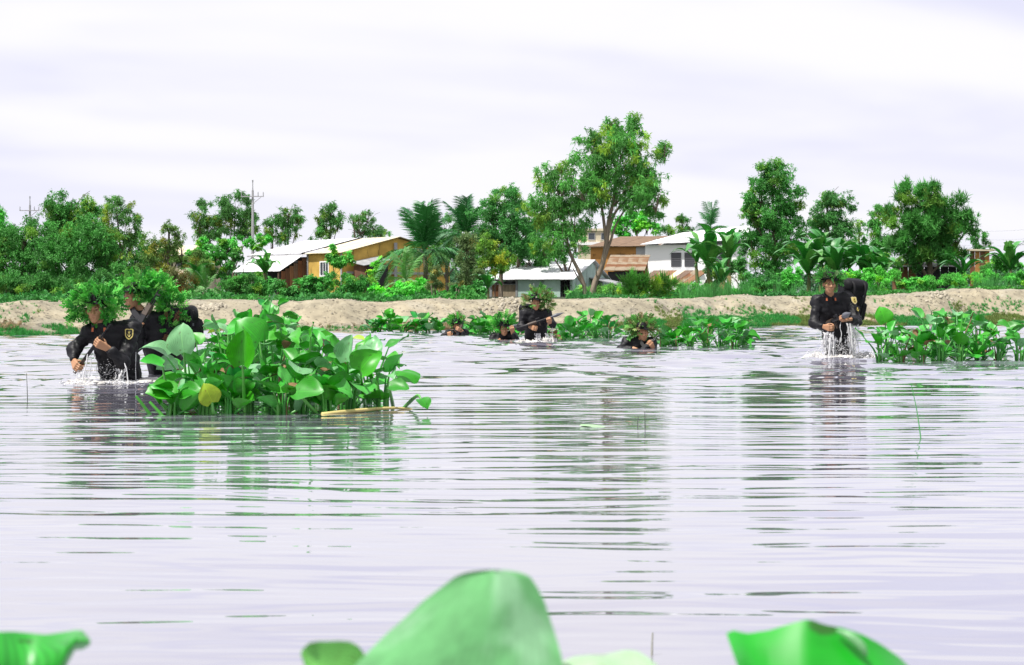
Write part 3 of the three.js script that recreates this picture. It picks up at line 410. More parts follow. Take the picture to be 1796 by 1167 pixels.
// dense trees behind the palms and the hut
T('dense dark green tree behind the palms', { x: 878, d: 84, leaf: 'fine', size: 0.3, color: [0.022, 0.12, 0.035], trunk: 0.14, lobes: [[885, 350, 28, 24], [860, 375, 28, 24], [905, 375, 34, 30], [880, 400, 44, 30], [920, 410, 34, 34], [890, 435, 34, 26]] });
T('tree behind the white hut roof with shaded trunk', { x: 905, d: 92, leaf: 'fine', size: 0.32, color: GREEN, trunk: 0.16, lobes: [[912, 430, 36, 26], [940, 415, 30, 40], [930, 455, 26, 18]] });
T('deep green tree behind the left stem of the tall tree', { x: 1000, d: 90, leaf: 'fine', size: 0.32, color: DARK, trunk: 0.14, lobes: [[985, 440, 26, 18], [1010, 430, 18, 22], [955, 435, 26, 24]] });
T('bright green round tree behind the brown roof', { x: 1115, d: 135, leaf: 'broad', size: 0.5, color: [0.025, 0.19, 0.03], trunk: 0.15, lobes: [[1118, 385, 30, 18], [1095, 402, 22, 16], [1135, 402, 20, 16], [1085, 395, 14, 14]] });
T('pale far tree left of the slender palm', { x: 1200, d: 160, leaf: 'willow', size: 0.5, density: 0.5, color: GREEN, trunk: 0.1, lobes: [[1197, 390, 13, 14], [1205, 405, 20, 10], [1165, 405, 26, 8]] });
T('dark tree filling the gap between the two palms', { x: 785, d: 95, leaf: 'fine', size: 0.32, color: DARK, trunk: 0.14, lobes: [[780, 400, 30, 26], [790, 435, 36, 30], [760, 450, 30, 28], [830, 440, 28, 30]] });
T('shaded tree low behind the yellow green bush', { x: 870, d: 98, leaf: 'fine', size: 0.32, color: DARK, trunk: 0.14, lobes: [[850, 425, 30, 30], [870, 455, 36, 26], [830, 470, 30, 24]] });
// right hand trees
T('tall dense tree with feathery top right of the banana plants', { x: 1360, d: 64, leaf: 'fine', size: 0.25, color: [0.022, 0.125, 0.03], trunk: 0.12, lobes: [[1355, 318, 36, 30], [1335, 345, 30, 30], [1385, 350, 30, 32], [1360, 375, 48, 32], [1340, 410, 40, 34], [1385, 410, 36, 36], [1360, 450, 44, 34], [1310, 372, 10, 18], [1320, 435, 26, 30], [1365, 300, 20, 16]] });
T('mid green tree behind and right of the feathery tree', { x: 1458, d: 82, leaf: 'fine', size: 0.3, color: [0.024, 0.115, 0.035], trunk: 0.12, lobes: [[1450, 348, 26, 24], [1475, 368, 24, 26], [1440, 375, 26, 28], [1460, 400, 42, 28], [1480, 420, 26, 24]] });
T('thin twiggy grey tree between the two right hand trees', { x: 1508, d: 90, leaf: 'fine', size: 0.3, density: 0.4, color: GREEN, trunk: 0.08, twigs: 10, lobes: [[1507, 400, 13, 16], [1500, 425, 16, 20]] });
T('slim pale topped tree left of the round tree', { x: 1540, d: 80, leaf: 'willow', size: 0.28, density: 0.7, color: [0.035, 0.16, 0.045], trunk: 0.07, lobes: [[1541, 376, 16, 16], [1538, 400, 20, 18], [1545, 425, 24, 20], [1530, 445, 20, 18]] });
T('big round dark tree with long twigs over the shack', { x: 1632, d: 75, leaf: 'feather', size: 0.34, color: [0.024, 0.125, 0.03], trunk: 0.16, twigs: 9, density: 1.1, lobes: [[1625, 352, 44, 32], [1600, 385, 38, 34], [1655, 385, 42, 36], [1620, 415, 56, 34], [1675, 415, 34, 34], [1585, 425, 28, 30], [1640, 440, 48, 22], [1600, 455, 34, 16], [1665, 450, 36, 18]] });
T('small pale tree right of the round tree', { x: 1720, d: 100, leaf: 'willow', size: 0.34, density: 0.55, color: GREEN, trunk: 0.07, lobes: [[1716, 415, 14, 14], [1725, 432, 16, 12]] });
// undergrowth on the right
[[1065, 508, 26, 12, 50, 'feathery pale shrub right of the forked trunk', [0.06, 0.2, 0.05], 'willow'], [1120, 500, 32, 18, 47, 'tall feathery grass bush before the plank awning', [0.05, 0.19, 0.045], 'feather'], [1160, 505, 30, 14, 48, 'soft pale green bush right of the feathery grass', [0.06, 0.21, 0.05], 'feather'], [1015, 512, 20, 9, 56, 'leafy pale bush before the hut gable', [0.05, 0.19, 0.06], 'broad'], [1215, 508, 26, 12, 49, 'low weedy bush under the plank awning', [0.035, 0.17, 0.035], 'fine'],
  [1330, 495, 28, 20, 50, 'dark weedy bush under the feathery right tree', [0.02, 0.12, 0.03], 'fine'], [1385, 495, 28, 22, 50, 'bright weedy bush left of the standing wader', [0.028, 0.19, 0.032], 'broad'], [1300, 512, 26, 8, 48, 'low bright weeds beside the banana plants', [0.03, 0.19, 0.035], 'fine'], [1505, 490, 30, 20, 52, 'bright round bush behind the standing wader', [0.035, 0.22, 0.035], 'broad'], [1550, 492, 28, 20, 53, 'fresh green bush right of the standing wader', [0.04, 0.21, 0.04], 'fine'], [1600, 500, 28, 12, 55, 'low bush before the dark shack', [0.03, 0.19, 0.035], 'broad'], [1660, 495, 34, 13, 57, 'low green bush right of the dark shack', [0.035, 0.19, 0.04], 'fine'], [1720, 490, 34, 12, 58, 'sprawling green bush below the wooden hut', [0.035, 0.20, 0.04], 'fine'], [1775, 488, 30, 13, 58, 'green bush at the right edge above the bank', [0.03, 0.19, 0.035], 'broad'], [1460, 450, 40, 26, 74, 'mass of shaded leaves behind the banana thicket', [0.025, 0.15, 0.035], 'broad'], [1275, 480, 34, 26, 66, 'dark leafy bush behind the banana plants', GREEN, 'broad'], [1760, 468, 34, 20, 66, 'leafy mound behind the right edge banana', [0.03, 0.16, 0.035], 'broad'], [1545, 462, 30, 18, 68, 'olive bush left of the dark shack', [0.05, 0.15, 0.035], 'fine'], [960, 475, 20, 10, 100, 'dark bush behind the hut roof', DARK, 'fine']]
  .forEach(([x, y, rx, ry, d, label, color, leaf]) => B(label, { x, d, leaf, size: leaf === 'feather' ? 0.3 : 0.18, color, lobes: [[x - rx * 0.4, y + 2, rx * 0.7, ry], [x + rx * 0.4, y - 1, rx * 0.7, ry * 0.9]] }));

// ---------------------------------------------------------------- banana plants: every leaf a blade with midrib and tears
function bananaLeaf(tears) {
  const n = 12, pos = [], idx = [], uv = [];
  for (let i = 0; i <= n; i++) { const t = i / n, w = 0.15 * Math.pow(Math.sin(Math.PI * clamp(0.06 + t * 0.94, 0, 1)), 0.6), y = 0.62 * t - 0.62 * t * t * t * 0.95, z = t - 0.14 * t * t;
    for (let k = -2; k <= 2; k++) { const s = k / 2, rag = k === -2 || k === 2 ? 1 - tears * rnd() : 1; pos.push(s * w * rag, y + Math.abs(s) * w * 0.35 - (Math.abs(s) > 0.9 ? tears * 0.06 * rnd() : 0), z); uv.push(s * 0.5 + 0.5, t); } }
  for (let i = 0; i < n; i++) for (let k = 0; k < 4; k++) { const a = i * 5 + k, b = a + 5; idx.push(a, b, a + 1, a + 1, b, b + 1); }
  const g = new THREE.BufferGeometry(); g.setAttribute('position', new THREE.Float32BufferAttribute(pos, 3)); g.setAttribute('uv', new THREE.Float32BufferAttribute(uv, 2)); g.setIndex(idx); g.computeVertexNormals();
  return merge([g, limb([V(0, -0.06, -0.14), V(0, 0.0, 0), V(0, 0.24, 0.45), V(0, 0.1, 0.8)], 0.014, 0.004, 5, 6)]);
}
seed(41);
const bananaGeo = [0.15, 0.45, 0.75].map(bananaLeaf), leafStripe = texture(64, 256, (u, v) => { const k = 0.86 + 0.14 * Math.sin(v * 150 + Math.abs(u - 0.5) * 30), m = Math.abs(u - 0.5) < 0.04 ? 1.25 : 1; return [k * m * 0.9, k * m * 0.92, k * m * 0.85]; }, true);
const bananaMats = [[0.06, 0.44, 0.06], [0.09, 0.52, 0.07], [0.05, 0.38, 0.055], [0.2, 0.6, 0.12]].map((c) => mat(c, 0.45, { transmission: 0.5, thickness: 0, map: leafStripe })), bananaDry = mat([0.26, 0.17, 0.08], 0.9, { map: leafStripe }), bananaStem = mat([0.16, 0.17, 0.06], 0.7, { map: streakColor });
function banana(px, d, crownPy, size, n, label, o = {}) {
  seed(Math.round(px * 3 + d)); const b = P(px, HORIZON, d); b.y = groundHeight(b.x, b.z) - 0.03; const g = thing('banana_plant', label, 'banana plant', b, 'banana plants beyond the bank'), h = EYE + (HORIZON - crownPy) / FOCAL * d - b.y;
  part('pseudostem', limb([V(0, 0, 0), V(0.02, h * 0.5, 0), V(R(-0.04, 0.04), h, 0)], 0.11 * size, 0.055 * size, 9, 6), bananaStem, g);
  for (let i = 0; i < n; i++) { const a = i * 2.4 + R(-0.3, 0.3), up = (i / n), l = part('leaf', bananaGeo[Math.floor(rnd() * 3)], o.mats ? o.mats[i % o.mats.length] : bananaMats[Math.floor(rnd() * 4)], g); l.position.set(0, h - R(0, 0.15) * size, 0); l.rotation.set(0, o.side ? Math.sign(Math.cos(a)) * 1.2 + R(-0.9, 0.9) : a, 0); l.rotateX(-(0.25 + 1.0 * up * up) + R(-0.25, 0.15)); l.scale.setScalar(size * 1.5 * R(0.8, 1.25)); }
  for (let i = 0; i < (o.dry ?? 0); i++) { const l = part('dry_leaf', bananaGeo[2], bananaDry, g); l.position.set(0, h * R(0.6, 0.95), 0); l.rotation.set(0, R(0, 6.28), 0); l.rotateX(R(1.0, 1.45)); l.scale.setScalar(size * R(0.6, 0.8)); }
}
banana(465, 62, 476, 0.78, 10, 'lone pale banana plant before the white lean-to roof', { side: true });
banana(1243, 58, 468, 1.15, 12, 'large banana plant in front of the white house', { dry: 4 }); banana(1278, 57, 452, 1.1, 10, 'banana plant right of the large one with upright leaves', { dry: 3 }); banana(1222, 62, 455, 1.0, 8, 'banana plant half behind the large one by the shuttered windows'); banana(1265, 55, 492, 0.75, 8, 'short banana plant with hanging dry leaves below the large one', { dry: 6 });
[[1418, 458, 58, 0.9, 'leftmost banana plant of the bright thicket'], [1440, 440, 60, 1.0, 'tallest banana plant of the bright thicket'], [1465, 455, 57, 0.9, 'middle banana plant of the bright thicket behind the standing wader'], [1490, 448, 59, 0.9, 'fourth banana plant in the bright thicket from the feathery tree'], [1518, 462, 57, 0.85, 'small leafed banana plant at the right of the thicket'], [1540, 470, 56, 0.8, 'rightmost banana plant of the bright thicket']].forEach(([x, y, d, s, l]) => banana(x, d, y + 18, s * 1.15, 16, l));
banana(1690, 62, 480, 0.85, 9, 'short banana plant below the wooden hut', { side: true }); banana(1772, 64, 470, 1.15, 11, 'big banana plant at the right edge', { side: true, dry: 1 });
banana(345, 52, 505, 0.8, 8, 'pale small banana plant under the brown stemmed shrub', { side: true }); banana(855, 47, 505, 0.45, 7, 'tiny banana plant before the rusty low wall');

// ---------------------------------------------------------------- palms: every frond a part with its own leaflets
function frond(droop, len = 1, wide = 0.25) {
  const n = 36, tris = [], at = (t) => V(0, 0.55 * t - droop * t * t, t * (1 - 0.18 * droop * t)), spine = [0, 0.25, 0.5, 0.75, 1].map(at);
  for (let i = 1; i <= n; i++) { const t = 0.14 + 0.86 * i / n, p = at(t), w = wide * (1.15 - Math.abs(t - 0.45) * 1.1) * R(0.85, 1.1), q = at(Math.min(1, t + 0.02));
    for (const s of [-1, 1]) { const e = p.clone().add(V(s * w, -w * R(0.35, 0.75), w * 0.75)), m = p.clone().lerp(e, 0.5).add(V(0, w * 0.14, 0)), k = V(0, 0, 0.011); tris.push([p.clone().sub(k).toArray(), m.clone().add(k).toArray(), p.clone().add(k).toArray()], [p.clone().sub(k).toArray(), m.clone().sub(k).toArray(), m.clone().add(k).toArray()], [m.clone().sub(k).toArray(), e.toArray(), m.clone().add(k).toArray()]); } }
  return merge([soup(tris), limb(spine, 0.013, 0.004, 4, 8)]);
}
seed(61);
const frondGeo = [frond(0.15), frond(0.45), frond(0.85), frond(1.15)], frondMats = [[0.025, 0.16, 0.04], [0.035, 0.2, 0.042], [0.05, 0.25, 0.055]].map((c) => mat(c, 0.5, { transmission: 0.25, thickness: 0 })), frondPale = mat([0.11, 0.33, 0.06], 0.5, { transmission: 0.35, thickness: 0 });
function palm(px, d, crownPy, size, n, label, o = {}) {
  seed(Math.round(px + d * 5)); const b = P(px, HORIZON, d); b.y = groundHeight(b.x, b.z) - 0.03; const g = thing('palm_tree', label, 'palm tree', b, 'palms beyond the bank'), h = EYE + (HORIZON - crownPy) / FOCAL * d - b.y;
  part('trunk', limb([V(R(-0.2, 0.2), 0, 0), V(0.05, h * 0.5, 0), V(0, h, 0)], 0.17, 0.11, 9, 10), bark, g);
  for (let i = 0; i < n; i++) { const up = i / n, a = i * 2.4 + R(-0.2, 0.2), k = up > 0.75 ? 0 : up > 0.5 ? 1 : up > 0.25 ? 2 : 3; const l = part('frond', frondGeo[k], (o.pale && up < o.pale) ? frondPale : frondMats[Math.floor(rnd() * 3)], g); l.position.set(0, h, 0); l.rotation.set(0, a, 0); l.rotateX(-(up > 0.5 ? 0.6 + 0.6 * up : 0.25 * up * 2) + R(-0.12, 0.12)); l.scale.setScalar(size * R(0.85, 1.12)); }
}
palm(745, 80, 448, 2.75, 28, 'left coconut palm with a full crown of fronds', { pale: 0.2 }); palm(818, 86, 420, 2.5, 22, 'right coconut palm with upright fronds'); palm(1247, 112, 402, 1.9, 13, 'slender palm above the banana plants by the white house', {}); palm(712, 70, 500, 1.6, 10, 'young palm with drooping yellow green fronds by the yellow house', { pale: 1 }); palm(360, 49, 512, 0.8, 9, 'small palm seedling at the foot of the brown stemmed shrub', { pale: 1 });

// ---------------------------------------------------------------- what nobody could count: far wood, weeds, grass
{
  seed(91); const spots = [];
  for (let i = 0; i < 9000; i++) { const x = R(-150, 150), d = R(170, 215), top = 1.4 + 2.4 * fbm(x * 0.09, 4) + 1.2 * noise(x * 0.5, 2); const y = 0.4 + top * Math.sqrt(rnd()), k = R(0.7, 1.3); spots.push([V(x, y, -d), R(0.9, 1.6), [0.06 * k, 0.18 * k, 0.075 * k]]); }
  const g = new THREE.Group(); g.name = 'treeline'; scene.add(g); tag(g, 'far low line of trees behind the houses', 'trees', null, 'stuff'); scatter('foliage', 'broad', spots, g);
}
{
  seed(92); const spots = [];                                        // weeds behind the crest
  for (let i = 0; i < 42000; i++) { const x = R(-30, 30), t = 3.6 + Math.pow(rnd(), 1.5) * 28, z = -(edge(x) + t), dens = fbm(x * 0.5, z * 0.4, 17); if (dens < 0.36 + 0.25 * smooth(5, 3.6, t)) continue; const px = MID - x / z * FOCAL; if (px > 850 && px < 1000 && t > 4.4) continue; const k = R(0.7, 1.3), l = noise(x * 0.6, z * 0.6, 5); spots.push([V(x, groundHeight(x, z) + R(0, 0.05 + 0.6 * smooth(4.5, 9, t) * noise(x * 0.7, z * 0.7, 9)), z), R(0.11, 0.2) + 0.12 * smooth(5, 9, t), [lerp(0.03, 0.08, l) * k, lerp(0.2, 0.34, l) * k, 0.05 * k]]); }
  const g = new THREE.Group(); g.name = 'undergrowth'; scene.add(g); tag(g, 'green weeds covering the ground behind the bank', 'weeds', null, 'stuff'); scatter('foliage', 'sprig', spots, g);
}
function bladeTuft(n, h) { const tris = []; for (let i = 0; i < n; i++) { const a = R(0, 6.28), r = R(0, 0.10), o = V(Math.cos(a) * r, 0, Math.sin(a) * r), l = V(gauss() * 0.35, 1, gauss() * 0.35).multiplyScalar(h * R(0.6, 1.1)), w = V(Math.cos(a + 1.5), 0, Math.sin(a + 1.5)).multiplyScalar(0.007), m = o.clone().addScaledVector(l, 0.55), e = o.clone().add(l).add(V(gauss() * 0.06, -0.05 * h, gauss() * 0.06)); tris.push([o.clone().add(w).toArray(), o.clone().sub(w).toArray(), m.clone().add(w).toArray()], [o.clone().sub(w).toArray(), m.clone().sub(w).toArray(), m.clone().add(w).toArray()], [m.clone().add(w).toArray(), m.clone().sub(w).toArray(), e.toArray()]); } return soup(tris); }
seed(93); bunches.grass = [0, 1, 2].map(() => bladeTuft(16, 1)); bunches.turf = [0, 1, 2].map(() => { const t = []; for (let i = 0; i < 20; i++) { const a = R(0, 6.28), r = R(0, 0.55), o = V(Math.cos(a) * r, 0, Math.sin(a) * r), l = V(gauss() * 0.7, 1, gauss() * 0.7).multiplyScalar(R(0.5, 1.1)), w = V(Math.cos(a + 1.5), 0, Math.sin(a + 1.5)).multiplyScalar(0.06); t.push([o.clone().add(w).toArray(), o.clone().sub(w).toArray(), o.clone().add(l).toArray()]); } return soup(t); });
{
  const spots = [], upright = new THREE.Quaternion();                // grass at the foot of the bank
  const cover = (x, t) => { const px = MID + x / (edge(x) + t) * FOCAL; const right = smooth(1060, 1140, px) * (t < 1.05 ? 1 : t < 1.7 ? 0.3 : 0.05) , left = smooth(150, 120, px) * (t < 0.7 ? 1 : 0.1) , mid = px > 330 && px < 1060 && t < 0.5 ? 0.12 : 0; return Math.max(right, left, mid); };
  for (let i = 0; i < 60000; i++) { const x = R(-17, 24), t = 0.05 + 2.2 * Math.pow(rnd(), 1.2), z = -(edge(x) + t), n = fbm(x * 0.8, z * 1.6, 23); if (rnd() > cover(x, t) * smooth(0.34, 0.56, n + 0.16 * (1 - t))) continue; const k = R(0.7, 1.3), dry = noise(x * 1.2, z * 1.2, 8) > 0.66 ? 1 : 0; upright.setFromEuler(E3.set(R(-0.15, 0.15), R(0, 6.28), R(-0.15, 0.15))); spots.push([V(x, groundHeight(x, z) - 0.01, z), R(0.05, 0.115), [lerp(0.05, 0.18, dry) * k, lerp(0.33, 0.26, dry) * k, 0.06 * k], upright.clone()]); }
  const g = new THREE.Group(); g.name = 'bank_grass'; scene.add(g); tag(g, 'bright short grass along the water edge of the bank', 'grass', null, 'stuff'); scatter('grass', 'turf', spots, g);
}
{
  const spots = [], up = new THREE.Quaternion();                     // taller grass behind the crest on the right
  for (let i = 0; i < 3200; i++) { const x = R(0, 26), t = R(4, 9), z = -(edge(x) + t); if (fbm(x * 0.7, z * 0.8, 3) < 0.5 || MID - x / z * FOCAL < 1000) continue; const k = R(0.75, 1.25); up.setFromEuler(E3.set(R(-0.2, 0.2), R(0, 6.28), R(-0.2, 0.2))); spots.push([V(x, groundHeight(x, z) - 0.02, z), R(0.25, 0.75), [0.08 * k, 0.33 * k, 0.075 * k], up.clone()]); }
  const g = new THREE.Group(); g.name = 'tall_grass'; scene.add(g); tag(g, 'tall soft green grass just behind the bank crest', 'grass', null, 'stuff'); scatter('grass', 'grass', spots, g);
}
{
  seed(95); const clod = mergeVertices(new THREE.IcosahedronGeometry(1, 1)), p = clod.attributes.position; for (let i = 0; i < p.count; i++) { const k = 0.7 + 0.6 * noise(p.getX(i) * 2 + 3, p.getY(i) * 2, p.getZ(i) * 2); p.setXYZ(i, p.getX(i) * k, p.getY(i) * k * 0.7, p.getZ(i) * k); } clod.computeVertexNormals();
  const n = 900, m = new THREE.InstancedMesh(clod, mat([1, 1, 1], 0.95), n); m.name = 'clods'; tag(m, 'loose clods and pebbles on the sandy bank', 'rubble', null, 'stuff'); m.castShadow = m.receiveShadow = true;
  for (let i = 0; i < n; i++) { let x, t; const q = rnd(); if (q < 0.18) { x = (375 + gauss() * 20 - MID) / FOCAL * 36; t = 2.0 + gauss() * 0.25; } else if (q < 0.4) { x = (890 + gauss() * 45 - MID) / FOCAL * 38; t = 1.7 + gauss() * 0.5; } else if (q < 0.5) { x = (1660 + gauss() * 45 - MID) / FOCAL * 44; t = 2 + gauss() * 0.3; } else { x = R(-16, 20); t = R(0.3, 3.4); }
    const z = -(edge(x) + t), s = R(0.012, 0.05) * (q < 0.5 ? 1.25 : 0.8), k = R(0.6, 1.1); Q.setFromEuler(E3.set(R(0, 6), R(0, 6), R(0, 6))); M4.compose(V(x, groundHeight(x, z), z), Q, V(s, s, s)); m.setMatrixAt(i, M4); m.setColorAt(i, rgb(0.36 * k, 0.325 * k, 0.25 * k)); }
  scene.add(m);
}
{
  seed(97); const spots = [];                                        // washed up straw and dead stems at the foot of the bank
  for (let i = 0; i < 2600; i++) { const q = rnd(), px = q < 0.3 ? R(-20, 140) : q < 0.75 ? 780 + gauss() * 90 : R(330, 1796), x = (px - MID) / FOCAL * 36, t = 0.1 + 0.9 * rnd() * rnd() + (q < 0.3 ? 0.4 : 0), z = -(edge(x) + t), k = R(0.6, 1.2); spots.push([V(x, groundHeight(x, z) + 0.005, z), R(0.05, 0.11), [0.40 * k, 0.31 * k, 0.17 * k], new THREE.Quaternion().setFromEuler(E3.set(R(0.9, 1.5), R(0, 6.28), R(-0.4, 0.4), 'YXZ'))]); }
  const g = new THREE.Group(); g.name = 'dry_litter'; scene.add(g); tag(g, 'washed up straw and dead stems at the foot of the bank', 'litter', null, 'stuff'); scatter('straw', 'turf', spots, g);
}
// sticks of an old fence, and a cloth hung by the shack
seed(96);
[[757, 500, 'first fence stick beside the greyish creeper post'], [771, 508, 'leaning fence stick right of the greyish creeper post'], [798, 505, 'pale fence stick before the tall grey creeper'], [807, 508, 'short fence stick at the foot of the tall grey creeper'], [880, 503, 'thin pale stick leaning on the rusty low wall']].forEach(([px, py, label]) => { const d = 45.5, b = P(px, HORIZON, d); b.y = groundHeight(b.x, b.z) - 0.05; const top = P(px + R(-3, 3), py, d).sub(b), m = part(numbered('fence_stick'), limb([V(0, 0, 0), V(top.x * 0.5 + 0.02, top.y * 0.5, 0), V(top.x, top.y, 0)], 0.028, 0.018, 6, 4), barkPale, scene); m.position.copy(b); tag(m, label, 'stick', 'fence sticks behind the bank'); });

// ---------------------------------------------------------------- water hyacinths: each leaf blade and each stalk is a part
function blade(o = {}) {                                             // grows along +z from its stalk at the origin, upper side +y
  const n = 9, m = 6, pos = [], idx = [], uv = [];
  for (let i = 0; i <= n; i++) { const t = i / n, w = 0.5 * (o.wide ?? 1) * Math.pow(Math.sin(Math.PI * Math.pow(0.05 + t * 0.93, o.bias ?? 0.72)), 0.72);
    const bend = (o.curl ?? 0.2) * t * t, back = t < 0.15 ? -(0.15 - t) * 0.3 : 0;
    for (let k = -m / 2; k <= m / 2; k++) { const s = k / (m / 2), lift = (o.cup ?? 0.25) * w * s * s + (o.wave ?? 0.03) * Math.sin(t * 9 + s * 4 + (o.phase ?? 0)) * Math.abs(s); pos.push(s * w * (1 - 0.12 * (o.cup ?? 0.25)), lift - bend * 0.9 + (o.twist ?? 0) * s * t * 0.3, t * (1 - 0.25 * bend) + back * Math.abs(s) * 2.2 - (t > 0.97 ? 0.03 * Math.abs(s) : 0)); uv.push(s * 0.5 + 0.5, t); } }
  const c = m + 1; for (let i = 0; i < n; i++) for (let k = 0; k < m; k++) { const a = i * c + k, b = a + c; idx.push(a, b, a + 1, a + 1, b, b + 1); }
  const g = new THREE.BufferGeometry(); g.setAttribute('position', new THREE.Float32BufferAttribute(pos, 3)); g.setAttribute('uv', new THREE.Float32BufferAttribute(uv, 2)); g.setIndex(idx); g.computeVertexNormals(); return g;
}
const blades = [blade({ cup: 0.35, curl: 0.12 }), blade({ cup: 0.2, curl: 0.45, wide: 1.1, phase: 2 }), blade({ cup: 0.9, curl: 0.05, wide: 0.9 }), blade({ cup: -0.3, curl: 0.3, wave: 0.06, phase: 4 }), blade({ cup: 0.55, curl: 0.6, wide: 1.15, twist: 0.5 }), blade({ cup: 0.3, curl: -0.1, wide: 0.8, wave: 0.05, twist: -0.4, phase: 1 })];
seed(120);
const veins = texture(256, 256, (u, v) => { const s = Math.abs(u - 0.5) / (0.12 + 0.5 * Math.sin(Math.PI * Math.pow(0.05 + v * 0.9, 0.72))), k = 0.9 + 0.07 * Math.sin(s * 70) + 0.16 * (tileNoise(u, v, 5, 4) - 0.5), spot = tileNoise(u, v, 12, 31, 3) > 0.74 ? 0.72 : 1, mid = s < 0.03 ? 1.1 : 1; return [k * spot * mid * (spot < 1 ? 1.2 : 1), k * spot * mid, k * spot]; }, true);
const torn = texture(256, 256, (u, v) => { const n = tileNoise(u, v, 6, 44, 4), e = Math.max(Math.abs(u - 0.5) * 1.9, v * 0.95) + 0.5 * (n - 0.5), b = smooth(0.78, 0.86, e); return [lerp(0.85, 2.2, b) * 0.42, lerp(0.9, 0.52, b), lerp(0.85, 0.8, b)]; }, true);
const lm = (c, r = 0.42, t = 0.3, map = veins) => mat(c, r, { transmission: t, thickness: 0, map, specularIntensity: 0.7 });
const bladeMats = [lm([0.03, 0.33, 0.006]), lm([0.05, 0.41, 0.008]), lm([0.024, 0.29, 0.006]), lm([0.035, 0.45, 0.02]), lm([0.03, 0.36, 0.008]), lm([0.09, 0.50, 0.07])], bladePale = lm([0.22, 0.54, 0.23], 0.4), bladeLime = lm([0.42, 0.62, 0.03], 0.5, 0.4), bladeTorn = lm([0.10, 0.36, 0.05], 0.5, 0.3, torn), bladeBrown = mat([0.20, 0.12, 0.05], 0.9, { map: veins });
const stalkMats = [[0.06, 0.30, 0.035], [0.10, 0.36, 0.06], [0.035, 0.22, 0.03]].map((c) => mat(c, 0.4)), stalkBrown = mat([0.20, 0.13, 0.07], 0.9), rootMat = mat([0.035, 0.028, 0.022], 0.95);
const Y = V(0, 1, 0);
function setLeaf(g, name, geo, m, at, along, upper, size) {           // blade with its base at a point, growing along a direction
  const l = part(name, geo, m, g), z = along.clone().normalize(), x = upper.clone().cross(z).normalize(), y = z.clone().cross(x); l.position.copy(at); l.quaternion.setFromRotationMatrix(M4.makeBasis(x, y, z)); l.scale.setScalar(size); return l;
}
const stalkGeo = (a, b, bow, r) => limb([a, a.clone().lerp(b, 0.45).add(bow), b], [[0, r], [0.25, r * 1.25], [0.6, r * 0.85], [1, r * 0.5]], 0, 6, 6);
function rosette(g, at, o) {                                         // one plant of the mat; at: in the clump's own axes
  const n = (o.n ?? 7) + 3, a0 = R(0, 6.28), H = o.h;
  for (let i = 0; i < n; i++) {
    const a = a0 + i * 6.283 / n + R(-0.35, 0.35), low = i % 5 > 2 ? R(0.12, 0.5) : R(0.5, 1.08), h = H * low, lean = (R(0.15, 0.6) + (low < 0.5 ? 0.15 : 0)) * H * (i % 3 ? 1 : 0.5), out = V(Math.cos(a), 0, Math.sin(a)), foot = at.clone().addScaledVector(out, 0.04).add(V(0, -0.04, 0)), end = at.clone().addScaledVector(out, lean).add(V(0, h, 0)), dead = rnd() < (o.dead ?? 0.05);
    part('stalk', stalkGeo(foot, end, out.clone().multiplyScalar(-lean * 0.22), o.stalk ?? 0.011), dead ? stalkBrown : stalkMats[Math.floor(rnd() * 3)], g);
    const along = out.clone().multiplyScalar(R(0.3, 1.3)).add(V(R(-0.3, 0.3), R(0.0, 1.1), R(-0.3, 0.3))), upper = out.clone().multiplyScalar(-R(0.2, 1.0)).add(V(R(-0.4, 0.4), R(0.4, 1.2), R(-0.4, 0.4)));
    const q = rnd(), m = dead ? bladeBrown : q < 0.15 ? bladePale : q < 0.21 ? bladeTorn : q < 0.215 ? bladeLime : bladeMats[Math.floor(rnd() * bladeMats.length)];
    setLeaf(g, dead ? 'withered_leaf' : 'leaf', blades[Math.floor(rnd() * blades.length)], m, end, along, upper, o.leaf * R(0.7, 1.2) * (dead ? 0.6 : 1));
  }
}
function clump(label, at, spots, o) {
  seed(o.seed); const g = thing('water_hyacinth', label, 'water hyacinth', at, 'floating water hyacinth mats');
  for (const [x, z, h, n] of spots) rosette(g, V(x, 0, z), { h: h * R(0.8, 1.02), n: n ?? o.n ?? 7, leaf: o.leaf, dead: o.dead, stalk: o.stalk });
  const roots = []; for (const [x, z] of spots) { const r = new THREE.IcosahedronGeometry(o.leaf * 0.55, 1); const p = r.attributes.position; for (let i = 0; i < p.count; i++) { const k = 0.75 + 0.5 * noise(p.getX(i) * 14, p.getY(i) * 14 + x * 3, p.getZ(i) * 14); p.setXYZ(i, p.getX(i) * k * 1.5, p.getY(i) * k * 0.28, p.getZ(i) * k * 1.2); } roots.push(r.translate(x, -0.035, z)); }
  part('root_mat', merge(roots), rootMat, g); return g;
}
const spread = (list, base, s0) => list.map(([px, py, h, n]) => { const w = onWater(px, py).sub(base); return [w.x, w.z, h, n]; });
